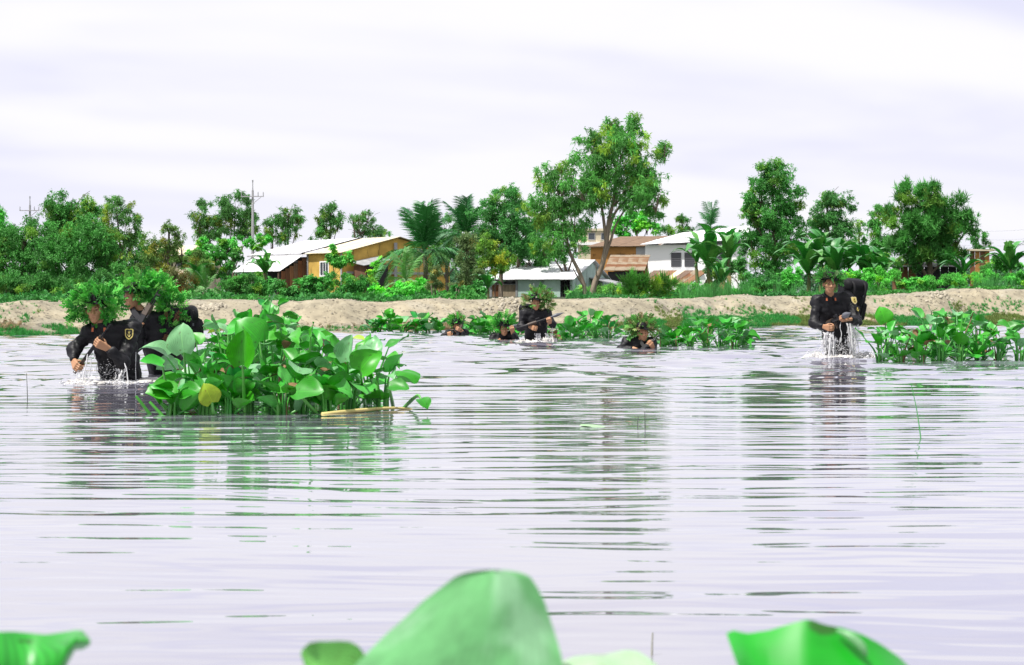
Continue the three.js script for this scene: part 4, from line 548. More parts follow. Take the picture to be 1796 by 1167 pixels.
{ // the big mat beside the two left waders
  const base = onWater(480, 712), rows = []; seed(300);
  for (const [y, x0, x1, n, h0, h1, q] of [[725, 290, 600, 7, 0.20, 0.34, 8], [716, 300, 690, 8, 0.30, 0.42, 7], [704, 310, 670, 7, 0.40, 0.54, 7], [690, 330, 640, 6, 0.46, 0.60, 7], [675, 380, 580, 4, 0.52, 0.64, 6]]) for (let i = 0; i < n; i++) { const x = lerp(x0, x1, (i + 0.5) / n) + R(-10, 10), mid = 1 - Math.pow(Math.abs(x - 470) / 260, 2) * 0.4; rows.push([x, y + R(-3, 3), R(h0, h1) * mid, q - 2]); }
  const g = clump('large floating mat of glossy water hyacinth beside the two left waders', base, spread(rows, base), { seed: 301, leaf: 0.185, dead: 0.05, n: 7, stalk: 0.011 });
  const W = (px, py, d) => P(px, py, d).sub(base), F = (px, py) => onWater(px, py).sub(base);
  const extra = (name, m, geo, sx, sy, ex, ey, d, along, upper, size, bow = V(0, 0, 0)) => { const e = W(ex, ey, d); part('stalk', stalkGeo(F(sx, sy).add(V(0, -0.03, 0)), e, bow, 0.013), stalkMats[1], g); setLeaf(g, name, blades[geo], m, e, along, upper, size * 0.86); };
  extra('leaf', bladeLime, 1, 375, 728, 372, 706, 10.55, V(-0.2, 0.75, 0.45), V(0.2, 0.3, 1), 0.18);
  extra('leaf', bladePale, 1, 330, 712, 322, 618, 11.2, V(-0.15, 0.85, 0.2), V(-0.3, 0.2, 1), 0.27);
  extra('leaf', bladeMats[1], 1, 305, 726, 300, 690, 10.7, V(-0.55, 0.25, 0.4), V(0.1, 0.8, 0.7), 0.22); extra('leaf', bladeMats[0], 0, 320, 726, 318, 692, 10.7, V(0.75, 0.25, 0.25), V(-0.1, 0.7, 0.7), 0.2);
  extra('leaf', bladeMats[1], 5, 536, 712, 545, 590, 11.3, V(0.3, 1, 0.1), V(-0.8, 0.4, 0.5), 0.13); extra('leaf', bladeMats[0], 0, 560, 724, 520, 688, 10.6, V(0.75, 0.1, 0.4), V(0.1, 0.7, 0.8), 0.27);
  extra('leaf', bladeMats[1], 4, 640, 710, 632, 650, 10.9, V(0.45, 0.7, 0.2), V(-0.2, 0.3, 1), 0.24); extra('leaf', bladePale, 2, 610, 712, 610, 634, 11.1, V(0.12, 1, 0.0), V(-0.5, 0.2, 0.9), 0.24);
  extra('leaf', bladeMats[2], 0, 690, 712, 683, 678, 10.9, V(0.95, -0.02, 0.2), V(0.0, 0.8, 0.6), 0.18); extra('leaf', bladeMats[2], 1, 705, 712, 738, 700, 10.85, V(0.5, -0.25, 0.7), V(0, 1, 0.3), 0.13, V(0.05, 0.07, 0)); extra('leaf', bladeMats[3], 0, 300, 712, 284, 640, 11.2, V(-0.8, 0.25, 0.3), V(0.2, 0.9, 0.4), 0.2);
  extra('leaf', bladeMats[1], 2, 430, 724, 425, 640, 10.7, V(0.05, 1, 0.0), V(0, 0.25, 1), 0.3); extra('leaf', bladeMats[4], 1, 470, 716, 455, 600, 11.4, V(-0.5, 0.7, 0.2), V(0.2, 0.5, 0.9), 0.3); extra('leaf', bladeMats[3], 0, 400, 700, 400, 582, 12.4, V(0.85, 0.35, 0.2), V(0, 0.8, 0.6), 0.24);
  for (const [x0, y0, x1, y1] of [[268, 727, 238, 695], [290, 728, 262, 705], [320, 727, 285, 708]]) part('broken_stalk', limb([F(x0, y0).add(V(0, -0.03, 0)), W(x1, y1, 10.75)], 0.014, 0.010, 6, 3), stalkMats[0], g);
}
{ const m = part('dry_reed', limb([onWater(565, 728), onWater(620, 724).add(V(0, 0.012, 0)), onWater(690, 720).add(V(0, 0.018, 0)), onWater(722, 718)], 0.02, 0.008, 7, 10), mat([0.50, 0.42, 0.16], 0.7), scene); tag(m, 'tan dry reed stem lying on the water before the large mat', 'reed'); }
{ const base = onWater(470, 655), rows = [[385, 656, 0.52], [410, 656, 0.60], [435, 655, 0.66], [460, 655, 0.64], [485, 655, 0.60], [510, 656, 0.56], [540, 657, 0.48], [425, 649, 0.64], [455, 648, 0.70], [485, 649, 0.62], [400, 650, 0.54], [515, 650, 0.54]]; clump('taller hyacinth mat with small leaves just behind the large left mat', base, spread(rows, base), { seed: 311, leaf: 0.17, n: 8, dead: 0.04 }); }
{ // right hand mat
  const base = onWater(1660, 630), rows = [[1545, 633, 0.40, 5], [1580, 634, 0.36, 7], [1615, 635, 0.40, 7], [1650, 635, 0.42, 7], [1685, 635, 0.42, 7], [1720, 634, 0.40, 7], [1750, 633, 0.34, 6], [1788, 632, 0.36, 5], [1560, 625, 0.46, 6], [1600, 626, 0.44, 7], [1640, 626, 0.54, 8], [1680, 626, 0.56, 8], [1720, 626, 0.54, 7], [1755, 625, 0.42, 6], [1640, 618, 0.6, 7], [1680, 618, 0.6, 7], [1715, 618, 0.55, 6], [1830, 630, 0.4, 7]];
  const g = clump('floating water hyacinth mat at the right behind the standing wader', base, spread(rows, base), { seed: 302, leaf: 0.20, dead: 0.1, n: 7, stalk: 0.012 });
  const e = P(1553, 566, 19.6).sub(base); part('stalk', stalkGeo(onWater(1560, 630).sub(base), e, V(-0.02, 0, 0), 0.012), stalkMats[2], g); setLeaf(g, 'leaf', blades[1], bladeMats[1], e, V(-0.2, 0.9, 0.1), V(0.1, 0.2, 1), 0.24);
}
{ const base = onWater(1235, 606), rows = [[1162, 609, 0.22], [1185, 610, 0.26], [1210, 610, 0.32], [1238, 609, 0.36], [1262, 609, 0.36], [1288, 608, 0.34], [1306, 607, 0.26, 5], [1175, 604, 0.30], [1205, 604, 0.40], [1240, 603, 0.46], [1275, 603, 0.44], [1300, 603, 0.34]]; clump('hyacinth mat right of the low swimmer with the leafy hat', base, spread(rows, base), { seed: 303, leaf: 0.19, n: 7, dead: 0.06 }); }
{ const base = onWater(1030, 593), rows = [[1000, 595, 0.26], [1020, 594, 0.40], [1045, 593, 0.42], [1068, 592, 0.30], [1010, 590, 0.40], [1035, 589, 0.52, 8], [1060, 589, 0.44], [985, 593, 0.22]]; clump('dark hyacinth mat right of the middle wader', base, spread(rows, base), { seed: 304, leaf: 0.20, n: 7, dead: 0.03 }); }
{ const base = onWater(720, 583), rows = [[665, 583, 0.30], [685, 583, 0.34, 8], [705, 584, 0.28], [730, 584, 0.24], [750, 584, 0.26], [770, 584, 0.26], [680, 581, 0.38], [738, 582, 0.36], [655, 583, 0.2, 5]]; clump('far hyacinth mat left of the smallest swimmer', base, spread(rows, base), { seed: 305, leaf: 0.22, n: 7, dead: 0.04 }); }
{ const base = onWater(845, 585), rows = [[825, 586, 0.26], [842, 587, 0.28], [858, 587, 0.26], [835, 583, 0.34], [855, 583, 0.36], [872, 584, 0.30], [900, 586, 0.28], [908, 589, 0.2, 5]]; clump('far hyacinth mat between the two small swimmers', base, spread(rows, base), { seed: 306, leaf: 0.21, n: 7, dead: 0.02 }); }
{ const base = onWater(970, 594), rows = [[962, 595, 0.16, 6], [975, 596, 0.14, 6], [988, 597, 0.15, 6]]; clump('low yellowish hyacinth tuft just right of the middle wader', base, spread(rows, base), { seed: 307, leaf: 0.13, n: 6, dead: 0.3 }); }
{ const base = onWater(590, 582), rows = [[300, 585, 0.3], [318, 585, 0.34, 6], [335, 584, 0.28]]; const b2 = onWater(318, 585); clump('hyacinth tuft at the bank behind the two left waders', b2, spread(rows, b2), { seed: 308, leaf: 0.16, n: 6 }); }
// leaves close to the lens, of plants that stand between the camera and the open water
{
  const d = 1.45, g = thing('water_hyacinth', 'pale green out of focus hyacinth leaves close to the camera in the middle', 'water hyacinth', V(P(830, 600, d).x, 0, -d), 'hyacinth leaves close to the camera'), W = (px, py, q = d) => P(px, py, q).sub(g.position);
  const lft = table([[1000, 862], [1001, 838], [1006, 812], [1012, 798], [1030, 775], [1055, 742], [1080, 715], [1110, 680], [1140, 650], [1167, 622], [1200, 600], [1260, 600], [1330, 700]]), rgt = table([[1000, 868], [1001, 893], [1006, 918], [1012, 930], [1030, 942], [1055, 955], [1080, 963], [1110, 973], [1140, 982], [1167, 988], [1200, 990], [1260, 965], [1330, 880]]);
  const big = (() => { const n = 30, m = 18, pos = [], idx = [], uv = []; for (let i = 0; i <= n; i++) { const t = Math.pow(i / n, 1.8), py = 1000 + 330 * t, l = lft(py), r = rgt(py); for (let k = 0; k <= m; k++) { const s = k / m * 2 - 1, px = lerp(l, r, k / m), q = W(px, py, d + 0.018 * s * s * Math.min(1, t * 3) - 0.11 * t - 0.004 * Math.sin(t * 7 + s * 3)); pos.push(q.x, q.y, q.z); uv.push(k / m, 1 - t); } } for (let i = 0; i < n; i++) for (let k = 0; k < m; k++) { const a = i * (m + 1) + k, b = a + m + 1; idx.push(a, b, a + 1, a + 1, b, b + 1); } const q = new THREE.BufferGeometry(); q.setAttribute('position', new THREE.Float32BufferAttribute(pos, 3)); q.setAttribute('uv', new THREE.Float32BufferAttribute(uv, 2)); q.setIndex(idx); q.computeVertexNormals(); return q; })();
  const mottle = texture(256, 256, (u, v) => { const a = smooth(0.40, 0.62, tileNoise(u, v, 3, 71, 4)), k = 0.9 + 0.2 * (tileNoise(u, v, 14, 9) - 0.5) + 0.015 * Math.sin(u * 160); return [lerp(1, 0.78, a) * k, lerp(1, 0.93, a) * k, lerp(1, 0.78, a) * k]; }, true);
  part('leaf', big, lm([0.20, 0.43, 0.22], 0.85, 0.2, mottle), g); part('stalk', limb([V(0, -0.1, 0.02), V(-0.01, 0.2, 0.05), V(-0.02, 0.39, 0.06)], 0.014, 0.009, 8, 8), stalkMats[1], g);
  setLeaf(g, 'leaf', blades[5], lm([0.16, 0.52, 0.10], 0.6), W(650, 1222), V(-0.85, 0.55, 0.1), V(0.2, 0.9, 0.6), 0.08); part('stalk', limb([V(-0.06, -0.1, 0), V(-0.1, 0.2, 0), W(650, 1222)], 0.01, 0.007, 6, 6), stalkMats[0], g);
  setLeaf(g, 'leaf', blades[3], lm([0.40, 0.62, 0.36], 0.4), W(990, 1200), V(1, 0.22, 0.1), V(0, 0.9, 0.5), 0.115); part('stalk', limb([V(0.05, -0.1, 0), V(0.08, 0.2, 0), W(990, 1200)], 0.01, 0.007, 6, 6), stalkMats[0], g);
}
{
  const d = 1.6, g = thing('water_hyacinth', 'bright green folded hyacinth leaf with brown nick close to the camera', 'water hyacinth', V(P(1420, 600, d).x, 0, -d), 'hyacinth leaves close to the camera'), W = (px, py, q = d) => P(px, py, q).sub(g.position);
  const leafA = (() => { const top = table([[1272, 1112], [1287, 1106], [1310, 1112], [1350, 1106], [1392, 1093], [1420, 1086], [1445, 1096], [1480, 1102], [1510, 1112], [1545, 1130], [1580, 1155], [1605, 1180]]), n = 26, m = 8, pos = [], idx = [], uv = []; for (let i = 0; i <= n; i++) { const px = lerp(1274, 1605, i / n); for (let k = 0; k <= m; k++) { const s = k / m, py = top(px) + s * 190 * Math.sin(Math.PI * clamp(0.08 + i / n * 0.9, 0, 1)) + s * 12, p = W(px + (px < 1340 ? s * 20 : 0), py, d - 0.10 * s + 0.03 * Math.pow((px - 1430) / 160, 2)); pos.push(p.x, p.y, p.z); uv.push(i / n, s); } } for (let i = 0; i < n; i++) for (let k = 0; k < m; k++) { const a = i * (m + 1) + k, b = a + m + 1; idx.push(a, b, a + 1, a + 1, b, b + 1); } const q = new THREE.BufferGeometry(); q.setAttribute('position', new THREE.Float32BufferAttribute(pos, 3)); q.setAttribute('uv', new THREE.Float32BufferAttribute(uv, 2)); q.setIndex(idx); q.computeVertexNormals(); return q; })();
  const nick = texture(256, 256, (u, v) => { const b = smooth(0.10, 0.05, Math.hypot((u - 0.51) * 1.1, (v - 0.03) * 1.2) + 0.06 * (tileNoise(u, v, 9, 3) - 0.5)), k = 0.85 + 0.2 * tileNoise(u, v, 4, 8); return [lerp(k * 0.5, 0.9, b), lerp(k, 0.62, b), lerp(k * 0.6, 0.6, b)]; }, true);
  part('leaf', leafA, lm([0.025, 0.36, 0.03], 0.4, 0.35, nick), g); part('rolled_edge', limb([W(1468, 1106, d - 0.012), W(1490, 1116, d - 0.02), W(1508, 1132, d - 0.025), W(1520, 1152, d - 0.028)], [[0, 0.0015], [0.4, 0.0055], [0.8, 0.005], [1, 0.002]], 0, 7, 8), bladePale, g); part('stalk', limb([V(0.02, -0.1, 0.03), V(0.02, 0.15, 0.06), W(1440, 1260, d - 0.09)], 0.013, 0.009, 8, 6), stalkMats[1], g);
}
{
  const d = 1.55, g = thing('water_hyacinth', 'bright green hyacinth leaf with curled tip close to the camera at the left edge', 'water hyacinth', V(P(40, 600, d).x, 0, -d), 'hyacinth leaves close to the camera'), W = (px, py, q = d) => P(px, py, q).sub(g.position);
  const top = table([[-160, 1135], [-60, 1112], [20, 1108], [80, 1114], [120, 1108], [140, 1104], [152, 1110], [158, 1122]]), bottom = table([[-160, 1300], [60, 1280], [110, 1200], [122, 1150], [135, 1138], [150, 1141], [158, 1132]]), n = 24, m = 6, pos = [], idx = [], uv = [];
  for (let i = 0; i <= n; i++) { const px = lerp(-160, 158, i / n); for (let k = 0; k <= m; k++) { const s = k / m, p = W(px, lerp(top(px), bottom(px), s), d - 0.04 * Math.sin(s * 3.1) + 0.02 * Math.sin(px * 0.03)); pos.push(p.x, p.y, p.z); uv.push(i / n, s); } } for (let i = 0; i < n; i++) for (let k = 0; k < m; k++) { const a = i * (m + 1) + k, b = a + m + 1; idx.push(a, b, a + 1, a + 1, b, b + 1); }
  const q = new THREE.BufferGeometry(); q.setAttribute('position', new THREE.Float32BufferAttribute(pos, 3)); q.setAttribute('uv', new THREE.Float32BufferAttribute(uv, 2)); q.setIndex(idx); q.computeVertexNormals();
  part('leaf', q, lm([0.03, 0.42, 0.035], 0.4, 0.4), g); part('stalk', limb([V(-0.04, -0.1, 0), V(-0.03, 0.2, 0), W(10, 1290)], 0.013, 0.009, 8, 6), stalkMats[1], g);
}
// thin stems standing in the water
[[48, 700, 46, 655, 'single dark reed standing in the water at the left edge', [0.05, 0.06, 0.04]], [1619, 768, 1598, 672, 'long thin green reed leaning out of the water at the right', [0.05, 0.3, 0.06]], [1132, 752, 1131, 722, 'short thin reed in the middle of the water', [0.06, 0.07, 0.05]], [1118, 748, 1120, 730, 'second short reed beside the floating leaf scraps', [0.06, 0.07, 0.05]], [1143, 1150, 1145, 1110, 'faint reed near the camera right of the pale leaf', [0.3, 0.3, 0.25]]].forEach(([x0, y0, x1, y1, label, c]) => { const a = onWater(x0, y0), m = part(numbered('reed'), limb([V(0, -0.1, 0), P(x1, y1, -a.z).sub(a).multiplyScalar(0.5), P(x1, y1, -a.z).sub(a)], 0.0045, 0.002, 5, 6), mat(c, 0.6), scene); m.position.copy(a); tag(m, label, 'reed', 'reeds standing in the water'); });
[[1022, 748, 0.22, [0.25, 0.42, 0.22], 'pale green leaf scrap floating in the middle of the water'], [1099, 742, 0.05, [0.22, 0.16, 0.08], 'small brown curled scrap floating beside the short reeds'], [1082, 745, 0.03, [0.1, 0.07, 0.05], 'tiny dark scrap floating left of the brown one']].forEach(([x, y, s, c, label]) => { const m = part(numbered('leaf_scrap'), blades[3], mat(c, 0.5), scene); m.position.copy(onWater(x, y)).add(V(0, 0.012, 0)); m.rotation.y = 1.5; m.scale.set(s * 0.5, s * 0.4, s); tag(m, label, 'leaf', 'scraps floating on the water'); });

// ---------------------------------------------------------------- people: bodies meshed from a distance field
function capsule(a, b, ra, rb) { const ab = b.clone().sub(a), l2 = Math.max(ab.lengthSq(), 1e-9); return { lo: V(Math.min(a.x - ra, b.x - rb), Math.min(a.y - ra, b.y - rb), Math.min(a.z - ra, b.z - rb)), hi: V(Math.max(a.x + ra, b.x + rb), Math.max(a.y + ra, b.y + rb), Math.max(a.z + ra, b.z + rb)), d: (x, y, z) => { const px = x - a.x, py = y - a.y, pz = z - a.z; let t = (px * ab.x + py * ab.y + pz * ab.z) / l2; t = t < 0 ? 0 : t > 1 ? 1 : t; const qx = px - ab.x * t, qy = py - ab.y * t, qz = pz - ab.z * t; return Math.sqrt(qx * qx + qy * qy + qz * qz) - (ra + (rb - ra) * t); } }; }
function ellipsoid(c, r, sub = false) { return { sub, lo: c.clone().sub(r), hi: c.clone().add(r), d: (x, y, z) => { const px = (x - c.x) / r.x, py = (y - c.y) / r.y, pz = (z - c.z) / r.z, k = Math.sqrt(px * px + py * py + pz * pz), qx = px / r.x, qy = py / r.y, qz = pz / r.z, m = Math.sqrt(qx * qx + qy * qy + qz * qz); return m < 1e-9 ? -Math.min(r.x, r.y, r.z) : k * (k - 1) / m; } }; }
function netMesh(prims, cell, k, finish) {                           // surface nets over the smooth union of the shapes
  const lo = V(1e9, 1e9, 1e9), hi = V(-1e9, -1e9, -1e9); for (const p of prims) if (!p.sub) { lo.min(p.lo); hi.max(p.hi); } lo.subScalar(k + 2 * cell); hi.addScalar(k + 2 * cell);
  const nx = Math.ceil((hi.x - lo.x) / cell) + 1, ny = Math.ceil((hi.y - lo.y) / cell) + 1, nz = Math.ceil((hi.z - lo.z) / cell) + 1, f = new Float32Array(nx * ny * nz).fill(1), at = (i, j, l) => (l * ny + j) * nx + i;
  for (const p of prims) { const kk = p.k ?? k, m = kk + 2 * cell, i0 = Math.max(0, Math.floor((p.lo.x - m - lo.x) / cell)), i1 = Math.min(nx - 1, Math.ceil((p.hi.x + m - lo.x) / cell)), j0 = Math.max(0, Math.floor((p.lo.y - m - lo.y) / cell)), j1 = Math.min(ny - 1, Math.ceil((p.hi.y + m - lo.y) / cell)), l0 = Math.max(0, Math.floor((p.lo.z - m - lo.z) / cell)), l1 = Math.min(nz - 1, Math.ceil((p.hi.z + m - lo.z) / cell));
    for (let l = l0; l <= l1; l++) for (let j = j0; j <= j1; j++) for (let i = i0; i <= i1; i++) { const d = p.d(lo.x + i * cell, lo.y + j * cell, lo.z + l * cell), o = at(i, j, l), e = f[o]; if (p.sub) { const h = clamp(0.5 - 0.5 * (e + d) / kk, 0, 1); f[o] = e + (-d - e) * h + kk * h * (1 - h); } else { const h = clamp(0.5 + 0.5 * (e - d) / kk, 0, 1); f[o] = e + (d - e) * h - kk * h * (1 - h); } } }
  if (finish) for (let l = 0; l < nz; l++) for (let j = 0; j < ny; j++) for (let i = 0; i < nx; i++) { const o = at(i, j, l); if (Math.abs(f[o]) < 0.06) f[o] += finish(lo.x + i * cell, lo.y + j * cell, lo.z + l * cell); }
  const vert = new Int32Array(nx * ny * nz).fill(-1), pos = [], idx = [], E = [[0, 1], [0, 2], [0, 4], [1, 3], [1, 5], [2, 3], [2, 6], [3, 7], [4, 5], [4, 6], [5, 7], [6, 7]], c = new Float32Array(8);
  for (let l = 0; l < nz - 1; l++) for (let j = 0; j < ny - 1; j++) for (let i = 0; i < nx - 1; i++) { let neg = 0; for (let q = 0; q < 8; q++) { c[q] = f[at(i + (q & 1), j + (q >> 1 & 1), l + (q >> 2))]; if (c[q] < 0) neg++; } if (neg === 0 || neg === 8) continue; let sx = 0, sy = 0, sz = 0, n = 0; for (const [a, b] of E) if ((c[a] < 0) !== (c[b] < 0)) { const t = c[a] / (c[a] - c[b]); sx += lerp(a & 1, b & 1, t); sy += lerp(a >> 1 & 1, b >> 1 & 1, t); sz += lerp(a >> 2, b >> 2, t); n++; } vert[at(i, j, l)] = pos.length / 3; pos.push(lo.x + (i + sx / n) * cell, lo.y + (j + sy / n) * cell, lo.z + (l + sz / n) * cell); }
  const quad = (a, b, cc, d, flip) => { if (a < 0 || b < 0 || cc < 0 || d < 0) return; flip ? idx.push(a, cc, b, a, d, cc) : idx.push(a, b, cc, a, cc, d); };
  for (let l = 1; l < nz - 1; l++) for (let j = 1; j < ny - 1; j++) for (let i = 1; i < nx - 1; i++) { const s = f[at(i, j, l)] < 0; if (s !== f[at(i + 1, j, l)] < 0) quad(vert[at(i, j - 1, l - 1)], vert[at(i, j, l - 1)], vert[at(i, j, l)], vert[at(i, j - 1, l)], !s); if (s !== f[at(i, j + 1, l)] < 0) quad(vert[at(i - 1, j, l - 1)], vert[at(i - 1, j, l)], vert[at(i, j, l)], vert[at(i, j, l - 1)], !s); if (s !== f[at(i, j, l + 1)] < 0) quad(vert[at(i - 1, j - 1, l)], vert[at(i, j - 1, l)], vert[at(i, j, l)], vert[at(i - 1, j, l)], !s); }
  const g = new THREE.BufferGeometry(); g.setAttribute('position', new THREE.Float32BufferAttribute(pos, 3)); g.setIndex(idx); g.computeVertexNormals(); return g;
}
// head: origin at its middle, face towards +z
const headGeo = netMesh([ellipsoid(V(0, 0.02, -0.012), V(0.077, 0.105, 0.097)), ellipsoid(V(0, -0.05, 0.02), V(0.060, 0.068, 0.072)), ellipsoid(V(0, -0.098, 0.058), V(0.026, 0.018, 0.022)), capsule(V(-0.036, 0.034, 0.076), V(0.036, 0.034, 0.076), 0.013, 0.013), capsule(V(-0.048, -0.008, 0.060), V(-0.03, -0.022, 0.072), 0.021, 0.017), capsule(V(0.048, -0.008, 0.060), V(0.03, -0.022, 0.072), 0.021, 0.017),
  Object.assign(ellipsoid(V(-0.031, 0.012, 0.098), V(0.017, 0.010, 0.016), true), { k: 0.008 }), Object.assign(ellipsoid(V(0.031, 0.012, 0.098), V(0.017, 0.010, 0.016), true), { k: 0.008 }), Object.assign(ellipsoid(V(-0.031, 0.012, 0.073), V(0.014, 0.011, 0.014)), { k: 0.003 }), Object.assign(ellipsoid(V(0.031, 0.012, 0.073), V(0.014, 0.011, 0.014)), { k: 0.003 }),
  Object.assign(capsule(V(0, 0.018, 0.086), V(0, -0.024, 0.108), 0.008, 0.013), { k: 0.008 }), Object.assign(capsule(V(-0.014, -0.028, 0.092), V(0.014, -0.028, 0.092), 0.009, 0.009), { k: 0.006 }), Object.assign(capsule(V(-0.022, -0.056, 0.084), V(0.022, -0.056, 0.084), 0.0085, 0.0085), { k: 0.006 }), Object.assign(capsule(V(-0.018, -0.071, 0.083), V(0.018, -0.071, 0.083), 0.0085, 0.0085), { k: 0.006 }), Object.assign(ellipsoid(V(0, -0.0635, 0.095), V(0.026, 0.0028, 0.010), true), { k: 0.004 }),
  Object.assign(ellipsoid(V(-0.080, 0.0, -0.008), V(0.012, 0.033, 0.021)), { k: 0.008 }), Object.assign(ellipsoid(V(0.080, 0.0, -0.008), V(0.012, 0.033, 0.021)), { k: 0.008 })], 0.0042, 0.022);
// hand closed on a bar along y; the forearm comes from -z; this is a right hand
const handGeo = (() => { const prims = [], w = V(-0.024, 0, -0.105); for (let i = 0; i < 4; i++) { const y = 0.033 - i * 0.0215, r = [0.0092, 0.0098, 0.0093, 0.0082][i], out = [0.043, 0.047, 0.045, 0.039][i], kn = V(-0.037, y, 0.012); prims.push(capsule(w.clone().setY(y * 0.45), kn, 0.018, 0.0135)); for (const [a, b] of [[kn, V(-0.016, y, out)], [V(-0.016, y, out), V(0.022, y, out * 0.92)], [V(0.022, y, out * 0.92), V(0.034, y, 0.008)]]) prims.push(Object.assign(capsule(a, b, r * 1.05, r), { k: 0.004 })); }
  prims.push(Object.assign(capsule(V(-0.028, 0.02, -0.06), V(-0.004, 0.044, -0.036), 0.016, 0.012), { k: 0.008 }), Object.assign(capsule(V(-0.004, 0.044, -0.036), V(0.026, 0.048, -0.016), 0.0112, 0.0095), { k: 0.004 }), Object.assign(capsule(V(0.026, 0.048, -0.016), V(0.034, 0.044, 0.016), 0.0095, 0.0085), { k: 0.004 })); return netMesh(prims, 0.0042, 0.010); })();
function mirrored(g) { const n = g.clone(); n.scale(-1, 1, 1); const i = n.index.array; for (let k = 0; k < i.length; k += 3) { const t = i[k]; i[k] = i[k + 1]; i[k + 1] = t; } n.computeVertexNormals(); return n; }
const handLeft = mirrored(handGeo);
function handAt(right, p, bar, elbow) { const y = bar.clone().normalize(), z = p.clone().sub(elbow); z.addScaledVector(y, -z.dot(y)).normalize(); const x = y.clone().cross(z), m = new THREE.Matrix4().makeBasis(x, y, z).setPosition(p); return { geo: (right ? handGeo : handLeft).clone().applyMatrix4(m), wrist: V(right ? -0.024 : 0.024, 0, -0.105).applyMatrix4(m) }; }
const skin = mat([0.36, 0.185, 0.095], 0.55, { bumpMap: soilBump, bumpScale: 0.002 }), uniform = mat([0.0065, 0.0065, 0.0085], 0.55, { bumpMap: clothBump, bumpScale: 0.004, specularIntensity: 0.55 }), uniformDark = mat([0.005, 0.005, 0.0065], 0.7, { specularIntensity: 0.5 }), hairMat = mat([0.008, 0.007, 0.007], 0.6), eyeMat = mat([0.02, 0.015, 0.012], 0.15), gunMetal = mat([0.012, 0.012, 0.014], 0.38, { metalness: 0.3 }), gunGrey = mat([0.09, 0.095, 0.11], 0.4), gunWood = mat([0.045, 0.028, 0.018], 0.5), badgeMat = mat([0.75, 0.70, 0.55], 0.35), goldMat = mat([0.48, 0.38, 0.10], 0.5), tanMat = mat([0.42, 0.36, 0.20], 0.7), redTab = mat([0.42, 0.10, 0.03], 0.6), foamMat = mat([0.62, 0.60, 0.57], 0.35, { transmission: 0.3, thickness: 0, bumpMap: soilBump, bumpScale: 0.01 }), wetMat = mat([0.82, 0.82, 0.83], 0.1, { transmission: 0.45, thickness: 0 });
const hatGeo = (() => { const pts = [[0.001, 0.098], [0.05, 0.097], [0.082, 0.088], [0.094, 0.06], [0.099, 0.02], [0.101, 0.002], [0.120, -0.002], [0.137, -0.008], [0.140, -0.011], [0.135, -0.014], [0.118, -0.009], [0.098, -0.007]].map(([x, y]) => new THREE.Vector2(x, y)), g = new THREE.LatheGeometry(pts, 36), p = g.attributes.position; for (let i = 0; i < p.count; i++) { const x = p.getX(i), z = p.getZ(i), r = Math.hypot(x, z), a = Math.atan2(z, x); p.setY(i, p.getY(i) + (r > 0.104 ? (r - 0.104) * 0.5 * Math.sin(a * 3 + 1) : 0.006 * Math.sin(a * 5))); p.setZ(i, z * 1.08); } g.computeVertexNormals(); return g; })();
const star = (() => { const s = new THREE.Shape(); for (let i = 0; i < 10; i++) { const a = i * Math.PI / 5 + Math.PI / 2, r = i % 2 ? 0.45 : 1; s[i ? 'lineTo' : 'moveTo'](Math.cos(a) * r, Math.sin(a) * r); } return s; })();
const shield = (w, h) => { const s = new THREE.Shape(); s.moveTo(-w, h * 0.8); s.quadraticCurveTo(-w * 0.5, h * 1.05, 0, h * 0.86); s.quadraticCurveTo(w * 0.5, h * 1.05, w, h * 0.8); s.lineTo(w * 0.96, -h * 0.25); s.quadraticCurveTo(w * 0.7, -h * 0.8, 0, -h); s.quadraticCurveTo(-w * 0.7, -h * 0.8, -w * 0.96, -h * 0.25); s.closePath(); return s; };
const plate = (shape, t) => new THREE.ExtrudeGeometry(shape, { depth: t, bevelEnabled: false, curveSegments: 8 });
bunches.twig = [0, 1, 2].map(() => { const t = [], bow = V(gauss() * 0.25, 0, gauss() * 0.25), at = (u) => V(bow.x * u * u, u, bow.z * u * u); for (let i = 0; i < 6; i++) { const u = 0.2 + i * 0.15, o = at(u); for (const k of [-1, 1]) { const a = R(-0.5, 0.5), dir = V(k * Math.cos(a), 0.65 + R(-0.2, 0.2), k * Math.sin(a)).normalize(), l = 0.30 * (1.1 - 0.4 * Math.abs(u - 0.5)) * R(0.8, 1.2), w = dir.clone().cross(V(gauss() * 0.5, 0.4, 1)).normalize().multiplyScalar(l * 0.3), m = o.clone().addScaledVector(dir, l * 0.5), e = o.clone().addScaledVector(dir, l).add(V(0, -0.03, 0)); t.push([o.toArray(), m.clone().add(w).toArray(), e.toArray()], [o.toArray(), e.toArray(), m.clone().sub(w).toArray()]); } } const w = V(0.012, 0, 0); for (let i = 0; i < 4; i++) { const a = at(i / 4), b = at((i + 1) / 4); t.push([a.clone().add(w).toArray(), a.clone().sub(w).toArray(), b.clone().add(w).toArray()], [a.clone().sub(w).toArray(), b.clone().sub(w).toArray(), b.clone().add(w).toArray()]); } return soup(t); });
